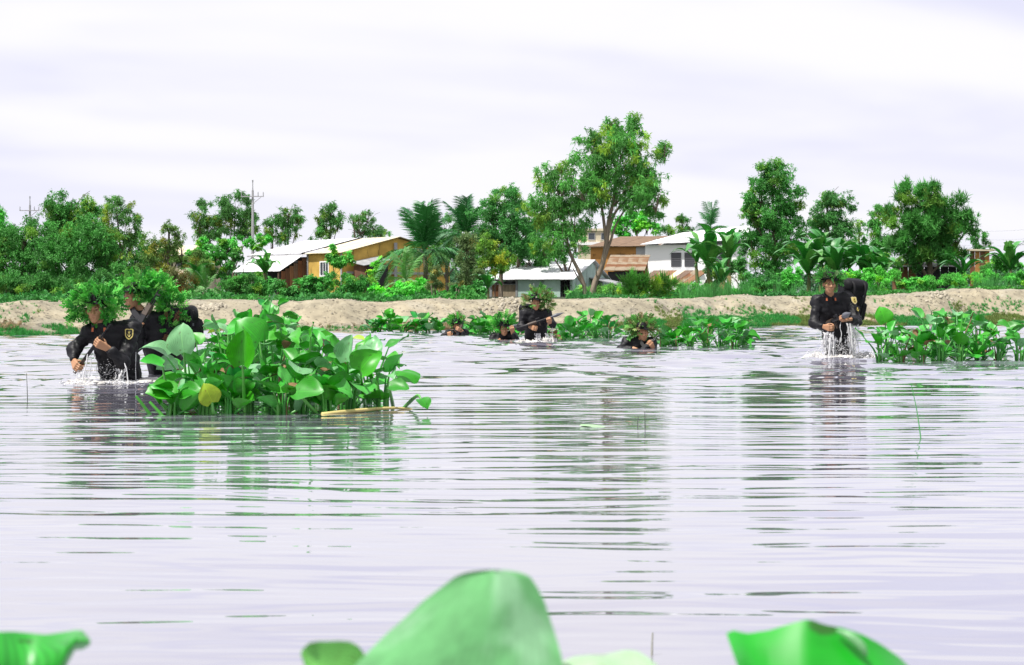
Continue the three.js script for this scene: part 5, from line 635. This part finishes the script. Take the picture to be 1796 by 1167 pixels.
function leafHat(list, parent, head, o) {                            // leaves tucked round a hat: a shell round the head, open at the face
  seed(o.seed); const spots = []; for (const [c, r, n, tone] of list) for (let i = 0; i < n; i++) { const d = V(gauss(), gauss(), gauss()).normalize(), k = R(0.55, 1.0), p = V(c.x + d.x * r.x * k, c.y + d.y * r.y * k, c.z + d.z * r.z * k), rel = p.clone().sub(head); if (rel.z > 0.02 && rel.y < (o.brow ?? 0.085) && Math.abs(rel.x) < 0.115) continue; const q = R(0.65, 1.35), col = tone[Math.floor(rnd() * tone.length)]; spots.push([p, (o.size ?? 0.075) * R(0.9, 1.9), [col[0] * q, col[1] * q, col[2] * q], new THREE.Quaternion().setFromUnitVectors(Y, d.clone().add(V(gauss() * 0.6, 0.2 + gauss() * 0.5, gauss() * 0.6)).normalize()).multiply(new THREE.Quaternion().setFromAxisAngle(Y, R(0, 6.28)))]); }
  scatter('leaf_camouflage', 'twig', spots, parent);
}
function person(label, px, py, j, o = {}) {
  const base = onWater(px, py), g = thing('person', label, 'person', base, 'soldiers wading in the water'); seed(o.seed ?? px);
  const mid = j.hip, up = j.chest, side = j.sl.clone().sub(j.sr).setY(0).normalize(), N = j.neck, cell = o.cell ?? 0.014;
  const hr = handAt(true, j.hr, j.barR, j.er), hl = handAt(false, j.hl, j.barL ?? j.barR, j.el);
  const torso = (e) => { const out = []; for (const s of [-1, 1]) { out.push(capsule(mid.clone().addScaledVector(side, 0.075 * s), up.clone().addScaledVector(side, 0.085 * s), 0.125 + e, 0.130 + e)); } out.push(capsule(j.sr, j.sl, 0.078 + e, 0.078 + e), capsule(up, N, 0.13 + e, 0.062 + e * 0.5)); return out; };
  const arms = (e) => [capsule(j.sr, j.er, 0.062 + e, 0.050 + e), capsule(j.er, hr.wrist, 0.049 + e, 0.034 + e), capsule(j.sl, j.el, 0.062 + e, 0.050 + e), capsule(j.el, hl.wrist, 0.049 + e, 0.034 + e)];
  const legs = (e) => { const out = []; for (const s of [-1, 1]) { const h = mid.clone().addScaledVector(side, 0.09 * s), kn = h.clone().add(V(0.02 * s, -0.38, 0.12)), ft = kn.clone().add(V(0, -0.40, -0.06)); out.push(capsule(h, kn, 0.085 + e, 0.062 + e), capsule(kn, ft, 0.06 + e, 0.042 + e), capsule(ft, ft.clone().add(V(0, -0.03, 0.16)), 0.042 + e, 0.035 + e)); } return out; };
  const rot = new THREE.Quaternion().setFromEuler(new THREE.Euler(j.tilt?.[0] ?? 0, j.tilt?.[1] ?? 0, j.tilt?.[2] ?? 0, 'YXZ')), hm = new THREE.Matrix4().compose(j.head, rot, V(1, 1, 1)), hp = (x, y, z) => V(x, y, z).applyMatrix4(hm);
  const core = netMesh([...torso(-0.022), ...arms(-0.012), ...legs(-0.012), capsule(N, hp(0, -0.06, -0.02), 0.056, 0.052)], 0.016, 0.04);
  part('body', merge([core, headGeo.clone().applyMatrix4(hm), hr.geo, hl.geo]), skin, g);
  // clothing
  const cut = j.neck.y + 0.02, folds = (x, y, z) => 0.022 * (noise(x * 12 + y * 9, y * 19 - x * 7, z * 12) - 0.5) + 0.016 * (1 - Math.abs(2 * noise(x * 17, y * 27 + x * 16, z * 17) - 1)) - 0.008;
  part('jacket', netMesh([...torso(0.004).slice(0, 3), capsule(up, N, 0.135, 0.072), capsule(j.sr, j.er, 0.076, 0.066), capsule(j.er, hr.wrist.clone().lerp(j.er, 0.16), 0.066, 0.052), capsule(j.sl, j.el, 0.076, 0.066), capsule(j.el, hl.wrist.clone().lerp(j.el, 0.16), 0.066, 0.052)], cell, 0.055, folds), uniform, g);
  part('trousers', netMesh(legs(0.012), 0.02, 0.05), uniformDark, g);
  const nd = hp(0, -0.09, -0.02).sub(N).normalize(), nx = side.clone(), nz = nx.clone().cross(nd).normalize();
  for (const s of [-1, 1]) { const pts = []; const c = (a, h, r) => N.clone().addScaledVector(nd, h).addScaledVector(nx, Math.sin(a) * r * s).addScaledVector(nz, Math.cos(a) * r * 1.05); const tris = []; for (let i = 0; i < 8; i++) { const a0 = 0.35 + i / 8 * 2.8, a1 = 0.35 + (i + 1) / 8 * 2.8, q = [c(a0, 0.0, 0.082), c(a1, 0.0, 0.082), c(a1, 0.045, 0.068), c(a0, 0.045, 0.068), c(a0, -0.015, 0.102), c(a1, -0.015, 0.102)].map((v) => v.toArray()); tris.push([q[0], q[1], q[2]], [q[0], q[2], q[3]], [q[3], q[2], q[5]], [q[3], q[5], q[4]]); } part('collar', soup(tris), uniform, g); if (o.tabs) part('collar_tab', box(0.022, 0.04, 0.004).applyMatrix4(new THREE.Matrix4().lookAt(V(0, 0, 0), V(-0.3 * s, -0.2, -1), Y).setPosition(c(0.6, 0.005, 0.104))), redTab, g); }
  // face and hat
  for (const s of [-1, 1]) { part('eye', new THREE.SphereGeometry(0.011, 10, 8).scale(1.2, 0.55, 0.6).translate(0.031 * s, 0.011, 0.083).applyMatrix4(hm), eyeMat, g); part('eyebrow', limb([V(0.015 * s, 0.030, 0.094), V(0.032 * s, 0.035, 0.090), V(0.048 * s, 0.031, 0.078)], 0.004, 0.003, 5, 4).applyMatrix4(hm), hairMat, g); }
  part('hair', new THREE.SphereGeometry(0.1, 20, 12, 0, 6.2832, 0, 1.75).scale(0.81, 1.0, 1.02).translate(0, 0.03, -0.022).applyMatrix4(hm), hairMat, g);
  const hat = part('hat', hatGeo.clone().rotateX(-(o.hatTilt ?? 0.12)).translate(0, 0.078, -0.014).applyMatrix4(hm), o.hatMat ?? uniformDark, g);
  const bs = o.badge ?? 0.016; if (bs) part('cap_badge', plate(star, 0.25).scale(bs, bs, bs).translate(0, 0.125, 0.09).applyMatrix4(hm), badgeMat, hat);
  for (const [p, yaw, w, h, kind] of o.patches ?? []) { const m = new THREE.Matrix4().compose(p, new THREE.Quaternion().setFromEuler(new THREE.Euler(kind === 'gold' ? -0.5 : -0.4, yaw, 0, 'YXZ')), V(1, 1, 1)); const pa = part('shoulder_patch', plate(shield(w, h), 0.006).applyMatrix4(m), kind === 'gold' ? goldMat : kind === 'tan' ? tanMat : uniform, g); const inner = part('patch_field', plate(shield(w * 0.78, h * 0.8), 0.0085).applyMatrix4(m), kind === 'tan' ? goldMat : uniformDark, pa); part('patch_emblem', merge([plate(star, 0.4).scale(w * 0.36, w * 0.36, 0.027).translate(0, h * 0.26, 0), box(w * 0.14, h * 0.9, 0.0108, 0, -h * 0.16, 0.0054), plate(new THREE.Shape([new THREE.Vector2(-w * 0.6, h * 0.05), new THREE.Vector2(0, -h * 0.5), new THREE.Vector2(w * 0.6, h * 0.05), new THREE.Vector2(w * 0.42, -h * 0.2), new THREE.Vector2(0, -h * 0.68), new THREE.Vector2(-w * 0.42, -h * 0.2)]), 0.0112)]).applyMatrix4(m), kind === 'tan' ? uniformDark : goldMat, pa); }
  return { g, base, hp };
}
const LIVELY = [[0.06, 0.40, 0.04], [0.10, 0.50, 0.06], [0.03, 0.22, 0.03], [0.2, 0.55, 0.10]], OLIVES = [[0.14, 0.36, 0.07], [0.24, 0.34, 0.10], [0.10, 0.38, 0.06], [0.24, 0.20, 0.09], [0.09, 0.30, 0.05]];
// weapons and packs: things of their own
const along = (a, b) => { const z = b.clone().sub(a).normalize(), x = (Math.abs(z.y) > 0.97 ? V(1, 0, 0) : Y).clone().cross(z).normalize(), y = z.clone().cross(x); return new THREE.Matrix4().makeBasis(x, y, z); };
function rifle(label, base, butt, muzzle, roll = 0) {                 // runs along +z from butt to muzzle, 0.88 m long before it is fitted
  const g = thing('rifle', label, 'rifle', base.clone().add(butt), 'rifles'), L = butt.distanceTo(muzzle) / 0.88; g.quaternion.setFromRotationMatrix(along(butt, muzzle)); g.rotateZ(roll); g.scale.set(L * 1.3, L * 1.3, L);
  const bend = (pts, w) => { const s = new THREE.Shape(pts.map(([x, y]) => new THREE.Vector2(x, y))); return new THREE.ExtrudeGeometry(s, { depth: w - 0.006, bevelEnabled: true, bevelSize: 0.003, bevelThickness: 0.003, bevelSegments: 1 }).translate(0, 0, -w / 2 + 0.003).rotateY(-Math.PI / 2); };
  part('stock', bend([[0, -0.10], [0.03, -0.11], [0.26, -0.02], [0.26, 0.025], [0.0, 0.0]], 0.036), gunWood, g); part('receiver', bend([[0.25, -0.03], [0.50, -0.035], [0.52, 0.0], [0.50, 0.035], [0.28, 0.04], [0.25, 0.02]], 0.036), gunMetal, g);
  part('grip', bend([[0.27, -0.03], [0.31, -0.03], [0.285, -0.125], [0.245, -0.12]], 0.03), gunWood, g); part('magazine', bend([[0.40, -0.03], [0.47, -0.03], [0.51, -0.12], [0.565, -0.19], [0.505, -0.215], [0.445, -0.14]], 0.026), gunMetal, g);
  part('handguard', bend([[0.50, -0.03], [0.66, -0.022], [0.67, 0.0], [0.66, 0.035], [0.50, 0.038]], 0.044), gunWood, g); part('barrel', new THREE.CylinderGeometry(0.008, 0.009, 0.24, 8).rotateX(Math.PI / 2).translate(0, 0, 0.76), gunMetal, g); part('gas_tube', new THREE.CylinderGeometry(0.009, 0.009, 0.16, 8).rotateX(Math.PI / 2).translate(0, 0.03, 0.66), gunMetal, g); part('front_sight', bend([[0.80, -0.005], [0.83, -0.005], [0.822, 0.055], [0.808, 0.055]], 0.012), gunMetal, g); part('rear_sight', box(0.02, 0.025, 0.05, 0, 0.045, 0.5), gunMetal, g); return g;
}
function launcher(label, base, tail, tip, roll = 0) {                 // +z from the flared tail to the tip of the grenade, 1.3 m before it is fitted
  const g = thing('rocket_launcher', label, 'rocket launcher', base.clone().add(tail), 'rocket launchers'), L = tail.distanceTo(tip) / 1.3; g.quaternion.setFromRotationMatrix(along(tail, tip)); g.rotateZ(roll); g.scale.setScalar(L);
  const turned = (pts, n = 18) => new THREE.LatheGeometry(pts.map(([z, r]) => new THREE.Vector2(r, z)), n).rotateX(Math.PI / 2);
  part('tube', turned([[0.0, 0.055], [0.004, 0.058], [0.10, 0.028], [0.30, 0.026], [0.30, 0.036], [0.55, 0.036], [0.56, 0.024], [0.93, 0.023], [0.935, 0.019], [0.0, 0.019]]), gunMetal, g); part('heat_guard', turned([[0.31, 0.037], [0.32, 0.042], [0.54, 0.042], [0.55, 0.037]]), gunWood, g);
  part('grenade', turned([[0.93, 0.001], [0.93, 0.020], [0.99, 0.024], [1.04, 0.042], [1.09, 0.0455], [1.13, 0.043], [1.22, 0.022], [1.27, 0.012], [1.30, 0.004], [1.30, 0.001]], 22), gunGrey, g);
  part('grip', box(0.026, 0.10, 0.034, 0, -0.075, 0.62, 0.006), gunWood, g); part('rear_grip', box(0.026, 0.09, 0.03, 0, -0.075, 0.48, 0.006), gunWood, g); part('trigger_guard', new THREE.TorusGeometry(0.022, 0.003, 5, 12).rotateY(Math.PI / 2).translate(0, -0.045, 0.66), gunMetal, g); part('optic', merge([box(0.03, 0.05, 0.11, 0.045, 0.055, 0.6, 0.008), box(0.02, 0.03, 0.05, 0.045, 0.03, 0.6)]), gunMetal, g); part('front_sight', box(0.006, 0.045, 0.012, 0, 0.042, 0.88), gunMetal, g); return g;
}
function backpack(label, base, c, s, tilt) {
  const g = thing('backpack', label, 'backpack', base.clone().add(c), 'backpacks'); g.rotation.set(...tilt); const [w, h, d] = s, soft = (w2, h2, d2, x, y, z, r) => { const q = new RoundedBoxGeometry(w2, h2, d2, 5, r), p = q.attributes.position; for (let i = 0; i < p.count; i++) { const n = 0.018 * (noise(p.getX(i) * 11 + x * 9, p.getY(i) * 11, p.getZ(i) * 11) - 0.5); p.setXYZ(i, p.getX(i) * (1 + n * 4), p.getY(i) + n, p.getZ(i) * (1 + n * 4)); } q.computeVertexNormals(); return q.translate(x, y, z); };
  part('sack', soft(w, h, d, 0, 0, 0, Math.min(w, d) * 0.32), uniform, g); part('flap', soft(w * 1.04, h * 0.3, d * 1.06, 0, h * 0.38, 0, d * 0.3), uniformDark, g); part('pocket', soft(w * 0.7, h * 0.4, d * 0.35, 0, -h * 0.16, -d * 0.55, d * 0.14), uniform, g); part('side_pocket', soft(w * 0.25, h * 0.4, d * 0.6, w * 0.56, -h * 0.18, 0, w * 0.1), uniformDark, g);
  for (const k of [-0.25, 0.25]) part('strap', limb([V(k * w, h * 0.5, d * 0.35), V(k * w, h * 0.42, d * 0.62), V(k * w, h * 0.05, d * 0.7), V(k * w * 1.2, -h * 0.3, d * 0.5)], 0.018, 0.016, 6, 8), uniformDark, g); part('buckle', box(0.04, 0.03, 0.012, w * 0.3, h * 0.2, d * 0.53), gunGrey, g); return g;
}
// water running off and splashing: drops and strings of real size, too many to count
function splash(label, base, strings, drops, o = {}) {
  seed(o.seed ?? 7); const g = new THREE.Group(); g.name = numbered('water_splash'); g.position.copy(base); scene.add(g); tag(g, label, 'splash', null, 'stuff'); const list = [];
  for (const [x0, y0, x1, y1, z, r] of strings) { const a = V(x0, y0, z), b = V(x1, y1, z + 0.04); list.push(limb([a, a.clone().lerp(b, 0.35).add(V(R(-0.012, 0.012), 0, 0)), a.clone().lerp(b, 0.7).add(V(R(-0.015, 0.015), 0, 0)), b], [[0, r * 0.4], [0.2, r], [0.45, r * 0.5], [0.7, r * 0.9], [1, r * 0.5]], 0, 6, 12)); }
  for (const [x0, x1, y0, y1, z, hole] of o.sheets ?? []) { const tris = [], n = 16, m = 26, pt = (i, k) => { const u = i / n, v = k / m, w = 0.5 + 0.5 * (1 - v * 0.5) + 0.25 * (noise(k * 0.35, x0 * 40) - 0.5), x = lerp(lerp(x0, x1, 0.5), lerp(x0, x1, u), w) + 0.016 * (noise(i * 0.8, k * 0.5, z * 9) - 0.5); return [x, lerp(y0, y1, v) + 0.02 * (noise(i * 0.9, 7) - 0.5), z + 0.03 * (noise(i * 0.5, k * 0.3, 3) - 0.5) + 0.03 * v]; }; for (let i = 0; i < n; i++) for (let k = 0; k < m; k++) if (noise(i * 0.75 + x0 * 50, k * 0.22, 5) > hole + 0.18 * k / m) tris.push([pt(i, k), pt(i + 1, k), pt(i, k + 1)], [pt(i + 1, k), pt(i + 1, k + 1), pt(i, k + 1)]); part('water_sheet', soup(tris, true), wetMat, g); }
  if (list.length) part('water_string', merge(list), wetMat, g);
  for (const [x, z, rx, rz, h] of o.foam ?? []) { const t = new THREE.TorusGeometry(1, 0.34, 10, 64).rotateX(Math.PI / 2), q = t.attributes.position; for (let i = 0; i < q.count; i++) { const px2 = q.getX(i), pz2 = q.getZ(i), n = noise(px2 * 5 + x * 9, q.getY(i) * 4, pz2 * 5 + z * 7), m2 = noise(px2 * 14, pz2 * 14, 3); q.setXYZ(i, x + px2 * rx * (0.75 + 0.5 * n), Math.max(-0.02, q.getY(i) * h * 6 * (0.25 + 1.5 * m2 * n) - 0.006), z + pz2 * rz * (0.75 + 0.5 * n)); } t.computeVertexNormals(); part('foam', t, foamMat, g); }
  const geo = new THREE.IcosahedronGeometry(1, 1), n = drops.reduce((s, d) => s + d[6], 0), m = new THREE.InstancedMesh(geo, wetMat, n); m.name = 'drops'; m.userData.kind = 'stuff'; let k = 0;
  for (const [cx, cy, cz, sx, sy, sz, q, r] of drops) for (let i = 0; i < q; i++) { const s = r * 0.45 * Math.pow(rnd(), 2.2) * 1.7 + 0.0016; M4.compose(V(cx + gauss() * sx, Math.max(0.002, cy + gauss() * sy), cz + gauss() * sz), Q.setFromEuler(E3.set(R(0, 3), R(0, 3), R(0, 3))), V(s * R(0.7, 1.5), s * R(0.7, 2.2), s)); m.setMatrixAt(k++, M4); }
  g.add(m);
}
// ---- the man in front on the left
{
  const dir = V(0.21, 0.31, 0.05), p = person('person in black with a large leafy hat wading with a rifle, front of left pair', 195, 670, { hip: V(0.07, -0.15, -0.25), chest: V(0.02, 0.36, -0.06), neck: V(-0.09, 0.56, 0.05), head: V(-0.135, 0.705, 0.10), tilt: [0.0, 0.08, 0.06], sr: V(-0.20, 0.50, -0.01), sl: V(0.21, 0.545, -0.02), er: V(-0.355, 0.33, 0.06), el: V(0.17, 0.20, 0.20), hr: V(-0.255, 0.165, 0.25), hl: V(-0.035, 0.395, 0.30), barR: dir, barL: dir.clone() }, { seed: 11, tabs: true, badge: 0, cell: 0.012, patches: [[V(0.212, 0.478, 0.138), 0.22, 0.040, 0.062, 'gold']] });
  leafHat([[V(-0.135, 0.80, 0.05), V(0.18, 0.13, 0.18), 300, LIVELY], [V(0.01, 0.70, 0.03), V(0.07, 0.06, 0.10), 30, LIVELY], [V(-0.29, 0.74, 0.05), V(0.09, 0.07, 0.12), 60, LIVELY], [V(-0.135, 0.84, 0.19), V(0.15, 0.04, 0.06), 70, LIVELY]], p.g, V(-0.135, 0.705, 0.10), { seed: 12, size: 0.078 });
  rifle('black rifle held slanting across the chest of the front left person', p.base, V(-0.30, 0.10, 0.235), V(0.075, 0.58, 0.315), 2.0);
  splash('water streaming off the front left person', p.base, [[-0.26, 0.13, -0.27, 0.0, 0.27, 0.006], [-0.22, 0.13, -0.225, 0.0, 0.27, 0.004], [-0.15, 0.30, -0.19, 0.0, 0.30, 0.010], [-0.13, 0.26, -0.12, 0.0, 0.29, 0.006], [-0.08, 0.18, -0.05, 0.0, 0.24, 0.005], [0.20, 0.20, 0.25, 0.0, 0.27, 0.008], [0.14, 0.12, 0.15, 0, 0.2, 0.006], [0.18, 0.11, 0.17, 0, 0.2, 0.008], [0.27, 0.3, 0.285, 0.0, 0.1, 0.005]], [[-0.18, 0.08, 0.27, 0.06, 0.08, 0.03, 140, 0.004], [0.05, 0.12, 0.22, 0.16, 0.10, 0.05, 200, 0.004], [0.0, 0.01, 0.22, 0.34, 0.012, 0.22, 900, 0.012]], { seed: 13, sheets: [[-0.29, -0.18, 0.13, 0.0, 0.28, 0.5], [-0.17, -0.08, 0.3, 0.0, 0.29, 0.58], [0.10, 0.22, 0.14, 0.0, 0.26, 0.5]], foam: [[0.0, 0.0, 0.36, 0.30, 0.02], [-0.24, 0.26, 0.08, 0.07, 0.015]] });
}
// ---- the man behind him
{
  const dir = V(0.27, 0.5, -0.12), p = person('person in black behind, leaves over hat and back, looking aside over a rifle', 265, 659, { hip: V(0.12, -0.05, -0.3), chest: V(0.06, 0.45, -0.12), neck: V(-0.10, 0.67, 0.0), head: V(-0.185, 0.83, 0.05), tilt: [0.02, -0.62, 0.05], sr: V(-0.13, 0.60, 0.04), sl: V(0.22, 0.61, -0.14), er: V(-0.14, 0.32, 0.10), el: V(0.32, 0.34, -0.06), hr: V(-0.075, 0.535, 0.24), hl: V(0.30, 0.05, 0.10), barR: dir, barL: V(0.1, 1, 0.1) }, { seed: 21, badge: 0, cell: 0.012 });
  leafHat([[V(-0.11, 0.98, -0.02), V(0.14, 0.08, 0.16), 150, LIVELY], [V(0.07, 0.91, -0.08), V(0.13, 0.11, 0.13), 150, LIVELY], [V(0.20, 0.73, -0.10), V(0.09, 0.16, 0.10), 110, LIVELY], [V(0.19, 0.52, -0.02), V(0.05, 0.10, 0.06), 30, [[0.2, 0.1, 0.05], ...LIVELY]], [V(-0.16, 0.955, 0.13), V(0.11, 0.03, 0.05), 30, LIVELY]], p.g, V(-0.2, 0.82, 0.08), { seed: 22, size: 0.08 });
  rifle('dark rifle pointing up past the face of the rear left person', p.base, V(-0.21, 0.30, 0.28), V(0.11, 0.92, 0.12), 2.2);
  backpack('black backpack on the rear left person, half hidden by leaves', p.base, V(0.26, 0.50, -0.30), [0.34, 0.46, 0.24], [0.35, 0.25, -0.1]);
  const roll = part(numbered('cloth_bundle'), (() => { const q = limb([V(-0.05, -0.08, 0), V(0.0, 0.02, 0), V(0.02, 0.10, 0)], [[0, 0.05], [0.3, 0.085], [0.7, 0.07], [1, 0.03]], 0, 14, 12), a = q.attributes.position; for (let i = 0; i < a.count; i++) { const n = 0.03 * (noise(a.getX(i) * 30, a.getY(i) * 30, a.getZ(i) * 30) - 0.5); a.setXYZ(i, a.getX(i) + n, a.getY(i) + n, a.getZ(i) + n); } q.computeVertexNormals(); return q; })(), uniform, scene); roll.position.copy(p.base).add(V(0.43, 0.50, -0.28)); tag(roll, 'crumpled dark bundle tied at the side of the rear left backpack', 'bundle');
}
// ---- the standing man on the right
{
  const dir = V(0.13, 0.13, 0.5), p = person('tall standing person in black with bush hat, pointing a rocket launcher at the camera', 1473, 628, { hip: V(0.06, 0.05, -0.25), chest: V(-0.08, 0.66, -0.06), neck: V(-0.14, 0.855, 0.04), head: V(-0.163, 0.995, 0.10), tilt: [-0.02, 0.06, -0.03], sr: V(-0.31, 0.78, -0.02), sl: V(0.11, 0.83, -0.03), er: V(-0.365, 0.47, 0.08), el: V(0.20, 0.50, 0.16), hr: V(-0.20, 0.42, 0.34), hl: V(-0.065, 0.555, 0.52), barR: V(0.02, 1, 0.15), barL: dir }, { seed: 71, cell: 0.014, tabs: true, hatTilt: 0.05, badge: 0.020, patches: [[V(0.172, 0.785, 0.108), 0.4, 0.042, 0.056, 'tan'], [V(0.202, 0.665, 0.170), 0.35, 0.040, 0.050, 'dark']] });
  leafHat([[V(-0.163, 1.085, 0.08), V(0.155, 0.04, 0.15), 210, [[0.05, 0.30, 0.035], [0.03, 0.2, 0.03], [0.08, 0.36, 0.05], [0.12, 0.2, 0.08]]], [V(-0.16, 1.14, 0.0), V(0.09, 0.04, 0.09), 16, OLIVES]], p.g, V(-0.163, 0.99, 0.10), { seed: 72, size: 0.065, brow: 0.095 });
  launcher('rocket launcher aimed towards the camera by the tall standing person', p.base, V(-0.20, 0.42, -0.30), V(-0.045, 0.625, 0.86), 0.3);
  backpack('tall black backpack on the standing person', p.base, V(0.20, 0.76, -0.27), [0.36, 0.62, 0.28], [0.22, 0.35, -0.16]);
  splash('white water pouring and splashing round the tall standing person', p.base, [[0.08, 0.48, 0.12, 0.02, 0.3, 0.016], [0.11, 0.46, 0.16, 0.0, 0.28, 0.013], [0.05, 0.44, 0.06, 0.05, 0.32, 0.009], [0.14, 0.42, 0.2, 0.0, 0.25, 0.008], [-0.20, 0.36, -0.24, 0.0, 0.36, 0.014], [-0.17, 0.36, -0.16, 0.02, 0.36, 0.009], [-0.24, 0.34, -0.30, 0.03, 0.34, 0.009], [-0.075, 0.5, -0.085, 0.28, 0.42, 0.006], [-0.12, 0.3, -0.13, 0.0, 0.3, 0.007]], [[-0.24, 0.20, 0.32, 0.09, 0.12, 0.06, 900, 0.007], [0.12, 0.22, 0.28, 0.08, 0.14, 0.05, 700, 0.007], [-0.05, 0.14, 0.22, 0.16, 0.10, 0.06, 420, 0.005], [-0.02, 0.02, 0.25, 0.34, 0.025, 0.2, 1500, 0.015], [-0.38, 0.05, 0.2, 0.12, 0.06, 0.12, 260, 0.008], [0.36, 0.05, 0.15, 0.16, 0.06, 0.12, 300, 0.010]], { seed: 73, sheets: [[-0.30, -0.14, 0.36, 0.0, 0.36, 0.45], [0.02, 0.2, 0.48, 0.0, 0.29, 0.5], [-0.12, 0.06, 0.28, 0.0, 0.30, 0.62]], foam: [[0.0, 0.0, 0.36, 0.32, 0.035], [0.1, 0.3, 0.14, 0.1, 0.03], [-0.22, 0.32, 0.12, 0.1, 0.03]] });
}
// ---- the wader in the middle
{
  const dir = V(0.62, 0.19, 0.02), p = person('person in black wading in the middle, holding a rocket launcher across the body', 940, 600, { hip: V(0.0, -0.1, -0.22), chest: V(0.0, 0.38, -0.06), neck: V(0.0, 0.565, 0.02), head: V(0.0, 0.70, 0.07), tilt: [0.1, 0.05, 0], sr: V(-0.20, 0.52, 0), sl: V(0.20, 0.52, 0), er: V(-0.29, 0.26, 0.06), el: V(0.30, 0.32, 0.12), hr: V(-0.03, 0.255, 0.27), hl: V(0.225, 0.405, 0.27), barR: V(0.3, 1, 0.1), barL: dir }, { seed: 51, cell: 0.016, badge: 0.022 });
  leafHat([[V(0.05, 0.81, 0.0), V(0.17, 0.11, 0.17), 170, OLIVES], [V(0.19, 0.70, -0.02), V(0.08, 0.10, 0.08), 50, OLIVES], [V(-0.12, 0.66, -0.06), V(0.07, 0.14, 0.07), 40, OLIVES]], p.g, V(0.0, 0.69, 0.09), { seed: 52, size: 0.085 });
  launcher('rocket launcher held across the body of the middle wader', p.base, V(-0.36, 0.245, 0.30), V(0.50, 0.535, 0.22), 0.2); backpack('black backpack behind the shoulders of the middle wader', p.base, V(-0.10, 0.46, -0.26), [0.40, 0.42, 0.22], [0.3, -0.15, 0]);
  splash('pale foam round the waist of the middle wader', p.base, [[0.28, 0.3, 0.3, 0.05, 0.15, 0.008], [0.02, 0.16, 0.0, 0, 0.25, 0.012], [0.06, 0.14, 0.08, 0, 0.25, 0.01]], [[0.03, 0.06, 0.24, 0.05, 0.05, 0.05, 160, 0.010], [0.24, 0.05, 0.15, 0.09, 0.05, 0.1, 220, 0.010], [0.0, 0.01, 0.2, 0.25, 0.012, 0.2, 350, 0.014]], { seed: 53, sheets: [[-0.03, 0.08, 0.16, 0.0, 0.24, 0.42], [0.15, 0.32, 0.16, 0.0, 0.16, 0.45]], foam: [[0.0, 0.0, 0.27, 0.25, 0.03], [0.2, 0.15, 0.12, 0.1, 0.05]] });
}
// ---- swimmers, only head and shoulders out of the water
{
  const p = person('low swimmer in black with a brown green leafy hat, beside the right middle mat', 1118, 612, { hip: V(-0.1, -0.35, -0.35), chest: V(0.0, -0.06, -0.06), neck: V(0.06, 0.13, 0.02), head: V(0.08, 0.245, 0.09), tilt: [0.05, 0.1, 0.05], sr: V(-0.17, 0.10, -0.02), sl: V(0.22, 0.10, -0.02), er: V(-0.29, -0.03, 0.10), el: V(0.25, -0.06, 0.16), hr: V(-0.02, -0.04, 0.28), hl: V(0.175, 0.085, 0.27), barR: V(0.4, 0.4, -0.1), barL: V(0.5, 0.5, -0.2) }, { seed: 61, cell: 0.016, badge: 0 });
  leafHat([[V(0.07, 0.36, 0.0), V(0.17, 0.10, 0.16), 190, OLIVES], [V(-0.08, 0.27, -0.04), V(0.07, 0.08, 0.09), 45, OLIVES], [V(0.23, 0.22, -0.04), V(0.05, 0.10, 0.08), 30, OLIVES]], p.g, V(0.08, 0.24, 0.10), { seed: 62, size: 0.085 });
  rifle('dark rifle barrel held up by the low swimmer in the brown green hat', p.base, V(-0.14, -0.16, 0.36), V(0.33, 0.24, 0.22), 2);
}
{
  const p = person('smallest far swimmer in black with one hand raised to the face', 797, 588, { hip: V(0.05, -0.35, -0.35), chest: V(0.05, -0.12, -0.08), neck: V(0.05, 0.05, 0.02), head: V(0.05, 0.18, 0.08), tilt: [0.1, 0.05, 0.1], sr: V(-0.13, 0.03, -0.02), sl: V(0.21, 0.05, -0.02), er: V(-0.22, -0.03, 0.14), el: V(0.20, -0.08, 0.2), hr: V(-0.09, 0.03, 0.26), hl: V(0.085, 0.135, 0.26), barR: V(1, 0.3, 0.2), barL: V(0.45, 0.8, -0.1) }, { seed: 31, cell: 0.016, badge: 0 });
  leafHat([[V(0.04, 0.295, 0.02), V(0.13, 0.07, 0.13), 110, LIVELY], [V(0.04, 0.35, 0), V(0.06, 0.05, 0.06), 20, OLIVES]], p.g, V(0.05, 0.18, 0.09), { seed: 32, size: 0.08 }); rifle('thin rifle rising beside the smallest far swimmer', p.base, V(-0.02, -0.2, 0.32), V(0.22, 0.36, 0.2), 2);
}
{
  const p = person('far swimmer in black with a bushy green hat carrying a tube on the shoulder', 880, 596, { hip: V(0.0, -0.35, -0.35), chest: V(0.02, -0.12, -0.08), neck: V(0.03, 0.07, 0.02), head: V(0.045, 0.20, 0.08), tilt: [0.12, 0.05, 0.05], sr: V(-0.15, 0.05, -0.02), sl: V(0.20, 0.09, -0.02), er: V(-0.20, -0.05, 0.12), el: V(0.27, 0.0, 0.12), hr: V(-0.05, -0.05, 0.26), hl: V(0.19, 0.22, 0.20), barR: V(1, 0.3, 0.2), barL: V(1, 0.2, -0.1) }, { seed: 41, cell: 0.016, badge: 0 });
  leafHat([[V(0.04, 0.33, 0.0), V(0.17, 0.09, 0.15), 150, LIVELY], [V(-0.10, 0.24, 0), V(0.07, 0.08, 0.08), 40, LIVELY]], p.g, V(0.045, 0.20, 0.09), { seed: 42, size: 0.085 }); launcher('grey launcher tube on the shoulder of the far swimmer', p.base, V(0.98, 0.36, -0.25), V(0.12, 0.245, 0.24), 0);
}
renderer.render(scene, camera);
